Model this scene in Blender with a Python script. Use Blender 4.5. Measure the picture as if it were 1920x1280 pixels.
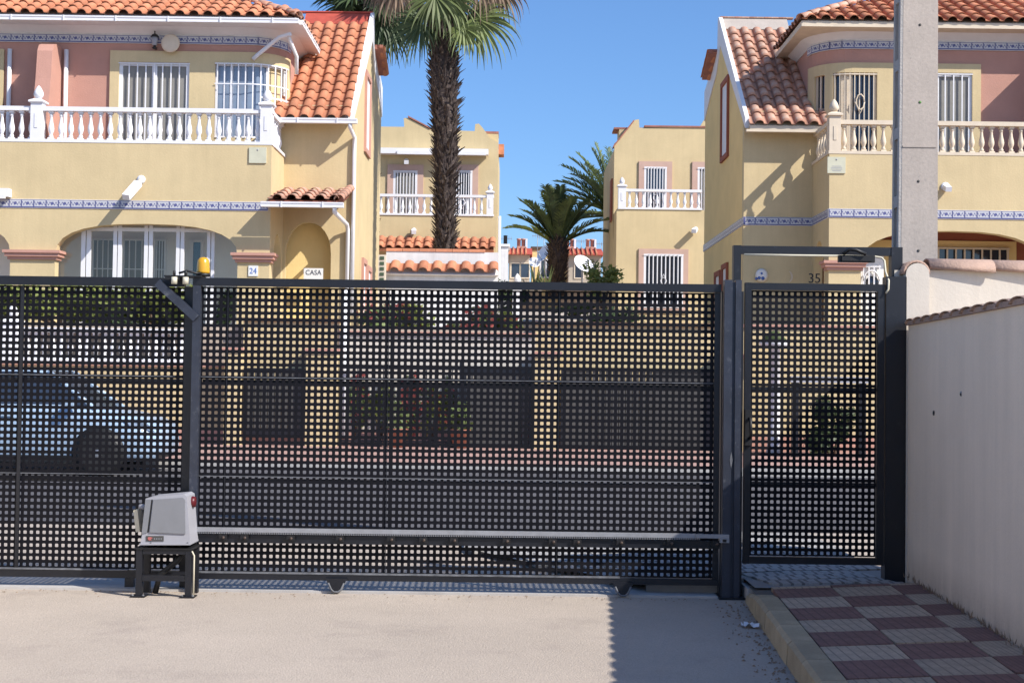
import bpy, bmesh, math, random
from mathutils import Vector, Matrix, Euler

for o in list(bpy.data.objects):
    bpy.data.objects.remove(o)
SC = bpy.context.scene
COL = SC.collection
RN = random.Random(11)
rad = math.radians

# ------------------------------------------------------------------ camera
F_PX = 2600.0
PITCH = math.atan(75 / F_PX)
ROLL = rad(0.75)
EYE = Vector((0, 0, 1.5))
cam_d = bpy.data.cameras.new('camera')
cam_d.sensor_width = 36.0
cam_d.lens = F_PX / 1920 * 36.0
cam_d.clip_end = 3000
cam = bpy.data.objects.new('camera', cam_d)
COL.objects.link(cam)
cam.matrix_world = (Matrix.Translation(EYE) @ Matrix.Rotation(rad(90) + PITCH, 4, 'X')
                    @ Matrix.Rotation(ROLL, 4, 'Z'))
SC.camera = cam

# ------------------------------------------------------------------ light
SUN_TO = Vector((0.625, -0.405, 0.62)).normalized()
world = bpy.data.worlds.new('World')
SC.world = world
world.use_nodes = True
wn = world.node_tree.nodes
wl = world.node_tree.links
sky = wn.new('ShaderNodeTexSky')
sky.sky_type = 'NISHITA'
sky.sun_disc = False
sky.sun_elevation = math.asin(SUN_TO.z)
sky.sun_rotation = math.atan2(SUN_TO.x, SUN_TO.y)
sky.altitude = 0
sky.air_density = 1.0
sky.dust_density = 1.0
sky.ozone_density = 10.0
bg = wn['Background']
bg.inputs['Strength'].default_value = 0.136
wl.new(sky.outputs[0], bg.inputs['Color'])
sun_d = bpy.data.lights.new('sun', 'SUN')
sun_d.energy = 4.8
sun_d.angle = rad(0.5)
sun_d.color = (1.0, 0.945, 0.86)
sun = bpy.data.objects.new('sun', sun_d)
COL.objects.link(sun)
sun.rotation_euler = SUN_TO.to_track_quat('Z', 'Y').to_euler()
SC.view_settings.view_transform = 'Standard'
SC.view_settings.look = 'None'
SC.view_settings.exposure = 0.46
SC.view_settings.gamma = 1.0
SC.view_settings.use_curve_mapping = False


def at(px, py, Y):
    """world point at depth Y seen at pixel (px, py) of the 1920 x 1280 photograph (a survey aid)"""
    dx, dy = px - 960, py - 640
    ux = dx * math.cos(ROLL) + dy * math.sin(ROLL)
    uy = -dx * math.sin(ROLL) + dy * math.cos(ROLL)
    y = F_PX * math.cos(PITCH) + uy * math.sin(PITCH)
    z = F_PX * math.sin(PITCH) - uy * math.cos(PITCH)
    k = Y / y
    return Vector((ux * k, Y, 1.5 + z * k))


# ------------------------------------------------------------------ materials
def nd(nt, kind, **kw):
    n = nt.nodes.new(kind)
    for k, v in kw.items():
        if k in n.inputs:
            n.inputs[k].default_value = v
        else:
            setattr(n, k, v)
    return n


def lin(c):
    return (c[0], c[1], c[2], 1.0)


def mat(name, col, rough=0.7, var=0.15, scale=2.0, bump=0.0, bscale=60.0, metal=0.0, rnd=0.0,
        streak=0.0, spec=0.4, grain=0.0, gscale=120.0, hue=None, fine=None, splash=None):
    m = bpy.data.materials.new(name)
    m.use_nodes = True
    nt = m.node_tree
    b = nt.nodes['Principled BSDF']
    b.inputs['Roughness'].default_value = rough
    b.inputs['Metallic'].default_value = metal
    b.inputs['Specular IOR Level'].default_value = spec
    tc = nd(nt, 'ShaderNodeTexCoord')
    L = nt.links.new
    base = nd(nt, 'ShaderNodeRGB')
    base.outputs[0].default_value = lin(col)
    cur = base.outputs[0]

    def mult(fac_socket, lo, hi):
        nonlocal cur
        mr = nd(nt, 'ShaderNodeMapRange')
        mr.inputs['From Min'].default_value = 0.3
        mr.inputs['From Max'].default_value = 0.7
        mr.inputs['To Min'].default_value = lo
        mr.inputs['To Max'].default_value = hi
        L(fac_socket, mr.inputs['Value'])
        mx = nd(nt, 'ShaderNodeVectorMath', operation='SCALE')
        L(cur, mx.inputs[0])
        L(mr.outputs[0], mx.inputs['Scale'])
        cur = mx.outputs[0]

    if var:
        n = nd(nt, 'ShaderNodeTexNoise', Scale=scale, Detail=6.0, Roughness=0.65)
        L(tc.outputs['Object'], n.inputs['Vector'])
        mult(n.outputs['Fac'], 1 - var, 1 + var * 0.6)
    if streak:
        mp = nd(nt, 'ShaderNodeMapping')
        mp.inputs['Scale'].default_value = (6, 6, 0.35)
        L(tc.outputs['Object'], mp.inputs['Vector'])
        n = nd(nt, 'ShaderNodeTexNoise', Scale=1.0, Detail=5.0, Roughness=0.7)
        L(mp.outputs[0], n.inputs['Vector'])
        mult(n.outputs['Fac'], 1 - streak, 1 + streak * 0.4)
    if grain:
        n = nd(nt, 'ShaderNodeTexNoise', Scale=gscale, Detail=3.0, Roughness=0.8)
        L(tc.outputs['Object'], n.inputs['Vector'])
        mult(n.outputs['Fac'], 1 - grain, 1 + grain)
    if rnd:
        oi = nd(nt, 'ShaderNodeObjectInfo')
        mr = nd(nt, 'ShaderNodeMapRange')
        mr.inputs['To Min'].default_value = 1 - rnd
        mr.inputs['To Max'].default_value = 1 + rnd * 0.6
        L(oi.outputs['Random'], mr.inputs['Value'])
        mx = nd(nt, 'ShaderNodeVectorMath', operation='SCALE')
        L(cur, mx.inputs[0])
        L(mr.outputs[0], mx.inputs['Scale'])
        cur = mx.outputs[0]
    if hue:
        # patches of a second colour (lichen, dust, rust)
        c2, sc2, lo, hi = hue
        n = nd(nt, 'ShaderNodeTexNoise', Scale=sc2, Detail=5.0, Roughness=0.7)
        L(tc.outputs['Object'], n.inputs['Vector'])
        mr = nd(nt, 'ShaderNodeMapRange')
        mr.inputs['From Min'].default_value = lo
        mr.inputs['From Max'].default_value = hi
        L(n.outputs['Fac'], mr.inputs['Value'])
        mx = nd(nt, 'ShaderNodeMix', data_type='RGBA')
        L(mr.outputs[0], mx.inputs[0])
        L(cur, mx.inputs[6])
        mx.inputs[7].default_value = lin(c2)
        cur = mx.outputs[2]
    if splash:
        c2, za, zb_, sc2 = splash
        sp = nd(nt, 'ShaderNodeSeparateXYZ')
        L(tc.outputs['Object'], sp.inputs[0])
        mr = nd(nt, 'ShaderNodeMapRange')
        mr.inputs['From Min'].default_value = za
        mr.inputs['From Max'].default_value = zb_
        L(sp.outputs[2], mr.inputs['Value'])
        mp = nd(nt, 'ShaderNodeMapping')
        mp.inputs['Scale'].default_value = (sc2, sc2, sc2 * 0.35)
        L(tc.outputs['Object'], mp.inputs['Vector'])
        n = nd(nt, 'ShaderNodeTexNoise', Scale=1.0, Detail=6.0, Roughness=0.7)
        L(mp.outputs[0], n.inputs['Vector'])
        m1 = nd(nt, 'ShaderNodeMath', operation='MULTIPLY')
        L(mr.outputs[0], m1.inputs[0])
        L(n.outputs['Fac'], m1.inputs[1])
        mx = nd(nt, 'ShaderNodeMix', data_type='RGBA')
        L(m1.outputs[0], mx.inputs[0])
        L(cur, mx.inputs[6])
        mx.inputs[7].default_value = lin(c2)
        cur = mx.outputs[2]
    L(cur, b.inputs['Base Color'])
    if bump:
        n = nd(nt, 'ShaderNodeTexNoise', Scale=bscale, Detail=4.0, Roughness=0.6)
        L(tc.outputs['Object'], n.inputs['Vector'])
        bp = nd(nt, 'ShaderNodeBump', Strength=bump, Distance=0.02)
        L(n.outputs['Fac'], bp.inputs['Height'])
        L(bp.outputs[0], b.inputs['Normal'])
    return m


M = {}
M['yellow'] = mat('yellow_stucco', (0.59, 0.468, 0.268), 0.9, 0.10, 0.8, 0.18, 22, streak=0.05, grain=0.03, gscale=25)
M['ochre'] = mat('lifted_ochre_stucco', (0.80, 0.60, 0.27), 0.9, 0.08, 0.9, 0.3, 35)  # shaded yellow walls brightened by colour; also the ochre far house
M['pink'] = mat('pink_stucco', (0.49, 0.265, 0.205), 0.9, 0.10, 1.0, 0.3, 35)
M['pink_trim'] = mat('pink_trim', (0.50, 0.27, 0.21), 0.85, 0.08, 2.0)
M['pink_pale'] = mat('faded_pink_trim', (0.52, 0.35, 0.28), 0.85, 0.08, 2.0)
M['coping'] = mat('faded_red_coping', (0.36, 0.15, 0.11), 0.85, 0.25, 5.0)
M['brown'] = mat('terracotta_paint', (0.30, 0.095, 0.055), 0.85, 0.1, 2.0)
M['white'] = mat('white_paint', (0.74, 0.735, 0.75), 0.6, 0.05, 3.0)
M['white_dirty'] = mat('white_stucco', (0.72, 0.70, 0.68), 0.9, 0.10, 2.0, 0.2, 40, streak=0.12)
M['cream'] = mat('cream_stone', (0.66, 0.56, 0.43), 0.75, 0.10, 4.0)
M['cream_wall'] = mat('cream_stucco', (0.60, 0.545, 0.47), 0.92, 0.07, 1.5, 0.12, 40, streak=0.07)
M['greywall'] = mat('rough_plaster', (0.84, 0.69, 0.54), 0.95, 0.07, 0.9, 0.3, 55, streak=0.07, grain=0.05, splash=((0.30, 0.22, 0.16), 0.42, 0.14, 7.0))
M['tile'] = mat('roof_tile_clay', (0.54, 0.215, 0.115), 0.85, 0.22, 6.0, 0.3, 40, rnd=0.25,
                hue=((0.36, 0.22, 0.13), 3.0, 0.62, 0.80))
M['tile_pale'] = mat('roof_tile_pale_clay', (0.48, 0.245, 0.165), 0.85, 0.22, 6.0, 0.3, 40, rnd=0.25,
                     hue=((0.50, 0.40, 0.32), 4.0, 0.5, 0.75))
M['tile_red'] = mat('ridge_red_clay', (0.42, 0.075, 0.05), 0.85, 0.2, 5.0)
M['captile'] = mat('wall_cap_clay', (0.40, 0.27, 0.21), 0.9, 0.2, 5.0, 0.4, 40, rnd=0.12,
                   hue=((0.22, 0.17, 0.16), 4.0, 0.55, 0.75))
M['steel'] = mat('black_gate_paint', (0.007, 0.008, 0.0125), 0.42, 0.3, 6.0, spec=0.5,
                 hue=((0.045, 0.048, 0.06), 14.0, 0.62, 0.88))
M['steel_lit'] = mat('sunlit_gate_paint', (0.027, 0.032, 0.048), 0.42, 0.3, 5.0, spec=0.5, hue=((0.11, 0.115, 0.13), 18.0, 0.58, 0.8))  # the black gate paint made lighter for parts the sun strikes
M['sheet'] = mat('black_sheet_paint', (0.004, 0.004, 0.007), 0.6, 0.3, 5.0, spec=0.2)
M['galv'] = mat('galvanised_steel', (0.33, 0.335, 0.355), 0.45, 0.15, 12.0, metal=0.35)
M['worn_lit'] = mat('worn_lit_steel', (0.15, 0.155, 0.17), 0.5, 0.5, 16.0)  # wear tone that also paints the sunlit tops of the tubes
M['road'] = mat('driveway_concrete', (0.445, 0.378, 0.315), 0.95, 0.10, 0.7, 0.5, 90, grain=0.13, gscale=70,
                hue=((0.34, 0.285, 0.245), 1.6, 0.54, 0.80))
M['asphalt'] = mat('asphalt', (0.105, 0.10, 0.105), 0.95, 0.15, 0.5, 0.4, 80, grain=0.2)
M['paving'] = mat('pink_paving', (0.40, 0.25, 0.21), 0.95, 0.2, 3.0, 0.3, 30)
M['kerb'] = mat('kerb_stone', (0.46, 0.36, 0.23), 0.95, 0.25, 3.0, 0.5, 60, rnd=0.12, grain=0.1)
M['kerb_grey'] = mat('kerb_grey', (0.42, 0.40, 0.38), 0.95, 0.2, 3.0)
M['paving_bed'] = mat('paving_bed', (0.30, 0.285, 0.27), 0.95, 0.2, 4.0)
M['far_wall'] = mat('weathered_far_wall', (0.40, 0.34, 0.27), 0.9, 0.15, 1.0)
M['joint'] = mat('joint_dirt', (0.16, 0.135, 0.11), 1.0, 0.25, 9.0)
M['soil'] = mat('dry_soil', (0.46, 0.38, 0.30), 1.0, 0.25, 1.5, 0.6, 20)
M['concrete'] = mat('pole_concrete', (0.42, 0.365, 0.32), 0.95, 0.10, 2.5, 0.12, 30, grain=0.10, gscale=38, streak=0.06, hue=((0.26, 0.235, 0.225), 16.0, 0.62, 0.74))
M['concrete_dark'] = mat('pole_concrete_side', (0.40, 0.38, 0.36), 0.95, 0.2, 4.0, 0.4, 45)
M['blackplastic'] = mat('black_plastic', (0.012, 0.012, 0.013), 0.5, 0.1, 5.0)
M['greyplastic'] = mat('grey_plastic', (0.20, 0.205, 0.22), 0.55, 0.06, 9.0, 0.1, 200)
M['palegrey'] = mat('pale_grey_plastic', (0.33, 0.33, 0.36), 0.5, 0.05, 9.0)
M['red'] = mat('red_plastic', (0.10, 0.008, 0.012), 0.4, 0.05)
M['logo_red'] = mat('emblem_red', (0.40, 0.12, 0.11), 0.5, 0.05)
M['creamplastic'] = mat('cream_plastic', (0.60, 0.55, 0.42), 0.5, 0.1, 8.0)
M['glassdark'] = mat('dark_window_glass', (0.03, 0.04, 0.06), 0.08, 0.2, 1.0, spec=0.8)
M['blind'] = mat('grey_shutter', (0.24, 0.23, 0.21), 0.6, 0.1, 4.0)
M['blueglass'] = mat('reflecting_glass', (0.20, 0.25, 0.33), 0.12, 0.2, 1.5, spec=0.8)
M['inner'] = mat('grey_interior', (0.80, 0.78, 0.74), 0.9, 0.1, 1.0)
M['leaf'] = mat('leaf_green', (0.19, 0.24, 0.085), 0.55, 0.45, 3.0, rnd=0.3)
M['leaf_dark'] = mat('leaf_dark', (0.085, 0.125, 0.055), 0.5, 0.4, 3.0, rnd=0.3)
M['leaf_lime'] = mat('leaf_lime', (0.26, 0.30, 0.08), 0.55, 0.45, 4.0)
M['leaf_dry'] = mat('leaf_dry', (0.30, 0.215, 0.15), 0.8, 0.35, 4.0, rnd=0.25)
M['flower'] = mat('flower_red', (0.40, 0.10, 0.09), 0.6, 0.3, 9.0)
M['trunk'] = mat('palm_trunk', (0.06, 0.044, 0.04), 0.95, 0.5, 7.0, 0.6, 30,
                 hue=((0.25, 0.19, 0.14), 9.0, 0.55, 0.72))
M['bark'] = mat('bark', (0.11, 0.075, 0.05), 0.95, 0.4, 8.0)
M['pot'] = mat('plant_pot', (0.33, 0.13, 0.08), 0.8, 0.1)
M['carpaint'] = mat('blue_grey_car_paint', (0.34, 0.44, 0.56), 0.25, 0.03, 1.0, metal=0.0, spec=0.6)
M['rubber'] = mat('tyre_rubber', (0.02, 0.02, 0.021), 0.8, 0.15)
M['alloy'] = mat('wheel_alloy', (0.35, 0.36, 0.38), 0.35, 0.1, metal=0.7)
M['seat'] = mat('red_seat', (0.17, 0.03, 0.025), 0.8, 0.1)
M['sign'] = mat('white_enamel', (0.74, 0.74, 0.72), 0.35, 0.03)
M['ink'] = mat('dark_ink', (0.03, 0.035, 0.06), 0.5, 0.0)
M['blueink'] = mat('blue_ink', (0.08, 0.15, 0.42), 0.5, 0.0)
M['plaque'] = mat('pale_plaque', (0.55, 0.54, 0.41), 0.7, 0.08, 6.0)
M['hole'] = mat('dark_recess', (0.07, 0.068, 0.065), 0.9, 0.0)
M['green'] = mat('green_plug', (0.10, 0.22, 0.06), 0.7, 0.0)
M['greenglass'] = mat('green_lattice', (0.06, 0.09, 0.05), 0.7, 0.1)


def amber():
    m = mat('amber_lens', (0.62, 0.33, 0.015), 0.25, 0.05, spec=0.6)
    b = m.node_tree.nodes['Principled BSDF']
    b.inputs['Subsurface Weight'].default_value = 0.3
    b.inputs['Subsurface Radius'].default_value = (0.03, 0.02, 0.005)
    return m


M['amber'] = amber()


def leaf_trans(m, amount=0.35):
    nt = m.node_tree
    out = [n for n in nt.nodes if n.type == 'OUTPUT_MATERIAL'][0]
    b = nt.nodes['Principled BSDF']
    t = nd(nt, 'ShaderNodeBsdfTranslucent')
    src = b.inputs['Base Color'].links[0].from_socket
    nt.links.new(src, t.inputs['Color'])
    mx = nd(nt, 'ShaderNodeMixShader')
    mx.inputs[0].default_value = amount
    nt.links.new(b.outputs[0], mx.inputs[1])
    nt.links.new(t.outputs[0], mx.inputs[2])
    nt.links.new(mx.outputs[0], out.inputs['Surface'])


for k in ('leaf', 'leaf_dark', 'leaf_lime', 'leaf_dry', 'flower'):
    leaf_trans(M[k])


def glass_clear():
    m = bpy.data.materials.new('clear_glass')
    m.use_nodes = True
    nt = m.node_tree
    out = [n for n in nt.nodes if n.type == 'OUTPUT_MATERIAL'][0]
    nt.nodes.remove(nt.nodes['Principled BSDF'])
    t = nd(nt, 'ShaderNodeBsdfTransparent')
    t.inputs[0].default_value = (0.90, 0.91, 0.90, 1)
    g = nd(nt, 'ShaderNodeBsdfGlossy', Roughness=0.03)
    mx = nd(nt, 'ShaderNodeMixShader')
    mx.inputs[0].default_value = 0.05
    nt.links.new(t.outputs[0], mx.inputs[1])
    nt.links.new(g.outputs[0], mx.inputs[2])
    nt.links.new(mx.outputs[0], out.inputs['Surface'])
    return m


M['clear'] = glass_clear()


def blue_tile_mat():
    """white glazed border tile with a painted blue scroll, drawn in each tile's own 0..1 coordinates"""
    m = mat('blue_border_tile', (0.66, 0.66, 0.66), 0.3, 0.0)
    nt = m.node_tree
    L = nt.links.new
    b = nt.nodes['Principled BSDF']
    tc = nd(nt, 'ShaderNodeTexCoord')
    sp = nd(nt, 'ShaderNodeSeparateXYZ')
    L(tc.outputs['Generated'], sp.inputs[0])

    def mth(op, a, b_=None, c=None):
        n = nd(nt, 'ShaderNodeMath', operation=op)
        for i, v in enumerate((a, b_, c)):
            if v is None:
                continue
            if isinstance(v, (int, float)):
                n.inputs[i].default_value = v
            else:
                L(v, n.inputs[i])
        return n.outputs[0]

    x, z = sp.outputs[0], sp.outputs[2]
    bot = mth('LESS_THAN', z, 0.15)
    top = mth('GREATER_THAN', z, 0.93)
    wave = mth('MULTIPLY', mth('SINE', mth('MULTIPLY', x, 25.13)), 0.16)
    d1 = mth('ABSOLUTE', mth('SUBTRACT', z, mth('ADD', wave, 0.52)))
    w1 = mth('LESS_THAN', d1, 0.075)
    dx = mth('SUBTRACT', x, 0.5)
    dz = mth('MULTIPLY', mth('SUBTRACT', z, 0.55), 0.7)
    r = mth('SQRT', mth('ADD', mth('MULTIPLY', dx, dx), mth('MULTIPLY', dz, dz)))
    ring = mth('LESS_THAN', r, 0.13)
    ed = mth('GREATER_THAN', mth('ABSOLUTE', dx), 0.46)
    s = mth('MINIMUM', mth('ADD', mth('ADD', mth('ADD', bot, top), mth('ADD', w1, ring)), ed), 1.0)
    mx = nd(nt, 'ShaderNodeMix', data_type='RGBA')
    L(s, mx.inputs[0])
    mx.inputs[6].default_value = (0.50, 0.50, 0.52, 1)
    mx.inputs[7].default_value = (0.10, 0.105, 0.24, 1)
    L(mx.outputs[2], b.inputs['Base Color'])
    return m


M['bluetile'] = blue_tile_mat()


def slotted(name, col, groove, n, rough=0.95, rnd=0.10, axis=0, frac=0.16):
    """paving tile with pressed grooves across it (object coordinates of the single tile)"""
    m = mat(name, col, rough, 0.22, 9.0, 0.4, 70, rnd=rnd, grain=0.12, gscale=90)
    nt = m.node_tree
    L = nt.links.new
    b = nt.nodes['Principled BSDF']
    src = b.inputs['Base Color'].links[0].from_socket
    tc = nd(nt, 'ShaderNodeTexCoord')
    sp = nd(nt, 'ShaderNodeSeparateXYZ')
    L(tc.outputs['Generated'], sp.inputs[0])
    ml = nd(nt, 'ShaderNodeMath', operation='MULTIPLY')
    L(sp.outputs[axis], ml.inputs[0])
    ml.inputs[1].default_value = n
    fr = nd(nt, 'ShaderNodeMath', operation='FRACT')
    L(ml.outputs[0], fr.inputs[0])
    lt = nd(nt, 'ShaderNodeMath', operation='LESS_THAN')
    L(fr.outputs[0], lt.inputs[0])
    lt.inputs[1].default_value = frac
    nz = nd(nt, 'ShaderNodeTexNoise', Scale=7.0, Detail=3.0)
    L(tc.outputs['Object'], nz.inputs['Vector'])
    g = nd(nt, 'ShaderNodeMath', operation='MULTIPLY')
    L(lt.outputs[0], g.inputs[0])
    L(nz.outputs['Fac'], g.inputs[1])
    mx = nd(nt, 'ShaderNodeMix', data_type='RGBA')
    L(g.outputs[0], mx.inputs[0])
    L(src, mx.inputs[6])
    mx.inputs[7].default_value = lin(groove)
    L(mx.outputs[2], b.inputs['Base Color'])
    return m


M['pave_red'] = slotted('red_paving_tile', (0.28, 0.15, 0.12), (0.10, 0.06, 0.055), 8)
M['pave_cream'] = slotted('cream_paving_tile', (0.53, 0.395, 0.28), (0.15, 0.12, 0.10), 8)
M['pave_grey'] = slotted('grey_slotted_tile', (0.40, 0.385, 0.37), (0.0, 0.0, 0.0), 4, frac=0.28)


# ------------------------------------------------------------------ mesh helpers
class MB:
    def __init__(self):
        self.v, self.f, self.m, self.s = [], [], [], []

    def add(self, vs, fs, mi=0, smooth=False):
        k = len(self.v)
        self.v += [tuple(p) for p in vs]
        for f in fs:
            self.f.append([i + k for i in f])
            self.m.append(mi)
            self.s.append(smooth)
        return self

    def box(self, x0, x1, y0, y1, z0, z1, mi=0):
        if x0 > x1:
            x0, x1 = x1, x0
        if y0 > y1:
            y0, y1 = y1, y0
        vs = [(x, y, z) for z in (z0, z1) for y in (y0, y1) for x in (x0, x1)]
        self.add(vs, [(0, 2, 3, 1), (4, 5, 7, 6), (0, 1, 5, 4), (2, 6, 7, 3), (0, 4, 6, 2), (1, 3, 7, 5)], mi)
        return self

    def obox(self, c, a, b, d, mi=0):
        c, a, b, d = map(Vector, (c, a, b, d))
        vs = [c + a * i + b * j + d * k for k in (-1, 1) for j in (-1, 1) for i in (-1, 1)]
        self.add(vs, [(0, 2, 3, 1), (4, 5, 7, 6), (0, 1, 5, 4), (2, 6, 7, 3), (0, 4, 6, 2), (1, 3, 7, 5)], mi)
        return self

    def prism(self, poly, ext, mi=0):
        n = len(poly)
        p = [Vector(q) for q in poly]
        e = Vector(ext)
        self.add(p + [q + e for q in p],
                 [list(range(n))[::-1], list(range(n, 2 * n))] + [(i, (i + 1) % n, n + (i + 1) % n, n + i) for i in range(n)], mi)
        return self

    def tube(self, pts, r, seg=8, mi=0, caps=True):
        P = [Vector(p) for p in pts]
        n = len(P)
        rs = r if isinstance(r, (list, tuple)) else [r] * n
        d0 = (P[1] - P[0]).normalized()
        up = Vector((0, 0, 1)) if abs(d0.z) < 0.9 else Vector((0, 1, 0))
        u = d0.cross(up).normalized()
        vs = []
        for i in range(n):
            d = (P[min(i + 1, n - 1)] - P[max(i - 1, 0)]).normalized()
            u = (u - d * u.dot(d)).normalized()
            w = d.cross(u)
            for k in range(seg):
                a = 2 * math.pi * k / seg
                vs.append(P[i] + (u * math.cos(a) + w * math.sin(a)) * rs[i])
        fs = [(i * seg + k, i * seg + (k + 1) % seg, (i + 1) * seg + (k + 1) % seg, (i + 1) * seg + k)
              for i in range(n - 1) for k in range(seg)]
        self.add(vs, fs, mi, True)
        if caps:
            k0 = len(self.v) - n * seg
            self.f.append([k0 + k for k in range(seg)][::-1]); self.m.append(mi); self.s.append(False)
            self.f.append([k0 + (n - 1) * seg + k for k in range(seg)]); self.m.append(mi); self.s.append(False)
        return self

    def lathe(self, prof, c=(0, 0, 0), seg=12, mi=0, axis='Z', smooth=True):
        c = Vector(c)
        vs = []
        for r, h in prof:
            for k in range(seg):
                a = 2 * math.pi * k / seg
                p = (r * math.cos(a), r * math.sin(a), h)
                if axis == 'Y':
                    p = (p[0], p[2], p[1])
                if axis == 'X':
                    p = (p[2], p[0], p[1])
                vs.append(c + Vector(p))
        n = len(prof)
        fs = [(i * seg + k, i * seg + (k + 1) % seg, (i + 1) * seg + (k + 1) % seg, (i + 1) * seg + k)
              for i in range(n - 1) for k in range(seg)]
        fs += [tuple(range(seg))[::-1], tuple(range((n - 1) * seg, n * seg))]
        self.add(vs, fs, mi, smooth)
        return self

    def mesh(self, name, mats):
        me = bpy.data.meshes.new(name)
        me.from_pydata(self.v, [], self.f)
        for m in (mats if isinstance(mats, (list, tuple)) else [mats]):
            me.materials.append(m)
        me.polygons.foreach_set('material_index', self.m)
        me.polygons.foreach_set('use_smooth', self.s)
        me.update()
        return me

    def build(self, name, mats, parent=None, **kw):
        o = bpy.data.objects.new(name, self.mesh(name, mats))
        link(o, parent)
        tag(o, **kw)
        return o


WL = {}


def link(o, parent=None):
    COL.objects.link(o)
    if parent is not None:
        o.parent = parent
        o.matrix_parent_inverse = Matrix.Translation(-WL.get(parent, Vector((0, 0, 0))))


def tag(o, label=None, cat=None, group=None, kind=None):
    if label: o['label'] = label
    if cat: o['category'] = cat
    if group: o['group'] = group
    if kind: o['kind'] = kind


def thing(name, loc, label, cat, group=None):
    o = bpy.data.objects.new(name, None)
    o.empty_display_size = 0.2
    loc = Vector(loc)
    o.location = loc
    COL.objects.link(o)
    WL[o] = loc
    tag(o, label, cat, group)
    return o


def inst(me, name, parent, mtx):
    o = bpy.data.objects.new(name, me)
    link(o, parent)
    o.matrix_basis = mtx
    return o


def frame_m(origin, ux, uy, uz):
    m = Matrix.Identity(4)
    for i, a in enumerate((ux, uy, uz)):
        a = Vector(a)
        m[0][i], m[1][i], m[2][i] = a.x, a.y, a.z
    return Matrix.Translation(Vector(origin)) @ m


def text_mb(s, size, ext):
    cu = bpy.data.curves.new('txt', 'FONT')
    cu.body = s
    cu.size = size
    cu.extrude = ext
    cu.align_x = 'CENTER'
    cu.align_y = 'CENTER'
    cu.resolution_u = 3
    o = bpy.data.objects.new('txt', cu)
    COL.objects.link(o)
    dg = bpy.context.evaluated_depsgraph_get()
    me = bpy.data.meshes.new_from_object(o.evaluated_get(dg))
    bpy.data.objects.remove(o)
    vs = [v.co.copy() for v in me.vertices]
    fs = [list(p.vertices) for p in me.polygons]
    bpy.data.meshes.remove(me)
    return vs, fs


def put_text(name, s, size, x, y, z, m, parent, stretch=1.0, ext=0.004):
    vs, fs = text_mb(s, size, ext)
    mb = MB()
    mb.add([(x + v.x * stretch, y - v.z, z + v.y) for v in vs], fs)
    return mb.build(name, m, parent)


# ------------------------------------------------------------------ ground
def sheet(name, pts, z, m):
    mb = MB()
    mb.add([(x, y, z) for x, y in pts], [list(range(len(pts)))])
    return mb.build(name, m, kind='structure')


G = 9.82                                   # plane of the sliding gate
sheet('ground', [(-900, -300), (900, -300), (900, 1500), (-900, 1500)], -0.012, M['soil'])
sheet('driveway', [(-14, -6), (9, -6), (9, 14.2), (-14, 14.2)], -0.004, M['road'])
sheet('street', [(-80, 14.2), (80, 14.2), (80, 22.8), (-80, 22.8)], 0.0, M['asphalt'])
mb = MB()
mb.box(-80, 80, 22.95, 29.0, -0.01, 0.11)
mb.build('pavement', M['paving'], kind='structure')
far_kerb = MB().box(-80, 80, 22.8, 22.947, -0.01, 0.125).build('kerb', M['kerb_grey'], kind='structure')

# concrete track slab under the gate
MB().box(-9, 1.48, G - 0.03, G + 0.62, -0.009, 0.012).build('gate_track_slab', M['kerb_grey'], kind='structure')

# raised ground the houses stand on, climbing away from the street
mb = MB()
prof = [(29.45, -0.02), (29.45, 2.62), (44, 2.75), (58, 3.8), (75, 5.4), (100, 6.6), (160, 7.5), (300, 8), (1400, 8)]
vs, fs = [], []
for x in (-400, 400):
    vs += [(x, y, z) for y, z in prof]
n = len(prof)
fs = [(i, i + 1, n + i + 1, n + i) for i in range(n - 1)]
mb.add(vs, fs)
mb.build('hillside', M['soil'], kind='structure')

# ------------------------------------------------------------------ right sidewalk (outside the gate)
WD = 0.064                                 # the wall and kerb run slightly off square
def wx(y, x0):                             # x of a line parallel to the wall that passes x0 at the gate
    return x0 + WD * (y - G)
def sz(x):                                 # cross fall of the sidewalk
    return 0.13 + 0.045 * (x - 1.75)

side = MB()
side.add([(wx(9.7, 1.68), 9.7, 0.098), (wx(9.7, 2.84), 9.7, 0.14), (wx(1, 2.84), 1, 0.165), (wx(1, 1.79), 1, 0.118)], [(0, 1, 2, 3)])
sidewalk = side.build('sidewalk', M['joint'], kind='structure')
row = 8.57
k0 = -3
def paving_piece(corners, mname, name, parent, t=0.03):
    cx = sum(c[0] for c in corners) / 4
    cy = sum(c[1] for c in corners) / 4
    cz = sum(c[2] for c in corners) / 4
    m2 = MB()
    dz = RN.uniform(-0.003, 0.003)
    top = [(c[0] - cx, c[1] - cy, c[2] - cz + dz + RN.uniform(-0.0015, 0.0015)) for c in corners]
    bot = [(p[0], p[1], p[2] - t) for p in top]
    m2.add(top + bot, [(0, 1, 2, 3), (0, 4, 5, 1), (1, 5, 6, 2), (2, 6, 7, 3), (3, 7, 4, 0)])
    o = bpy.data.objects.new(name, m2.mesh(name, M[mname]))
    link(o, parent)
    o.location = (cx, cy, cz)
    return o
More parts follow.
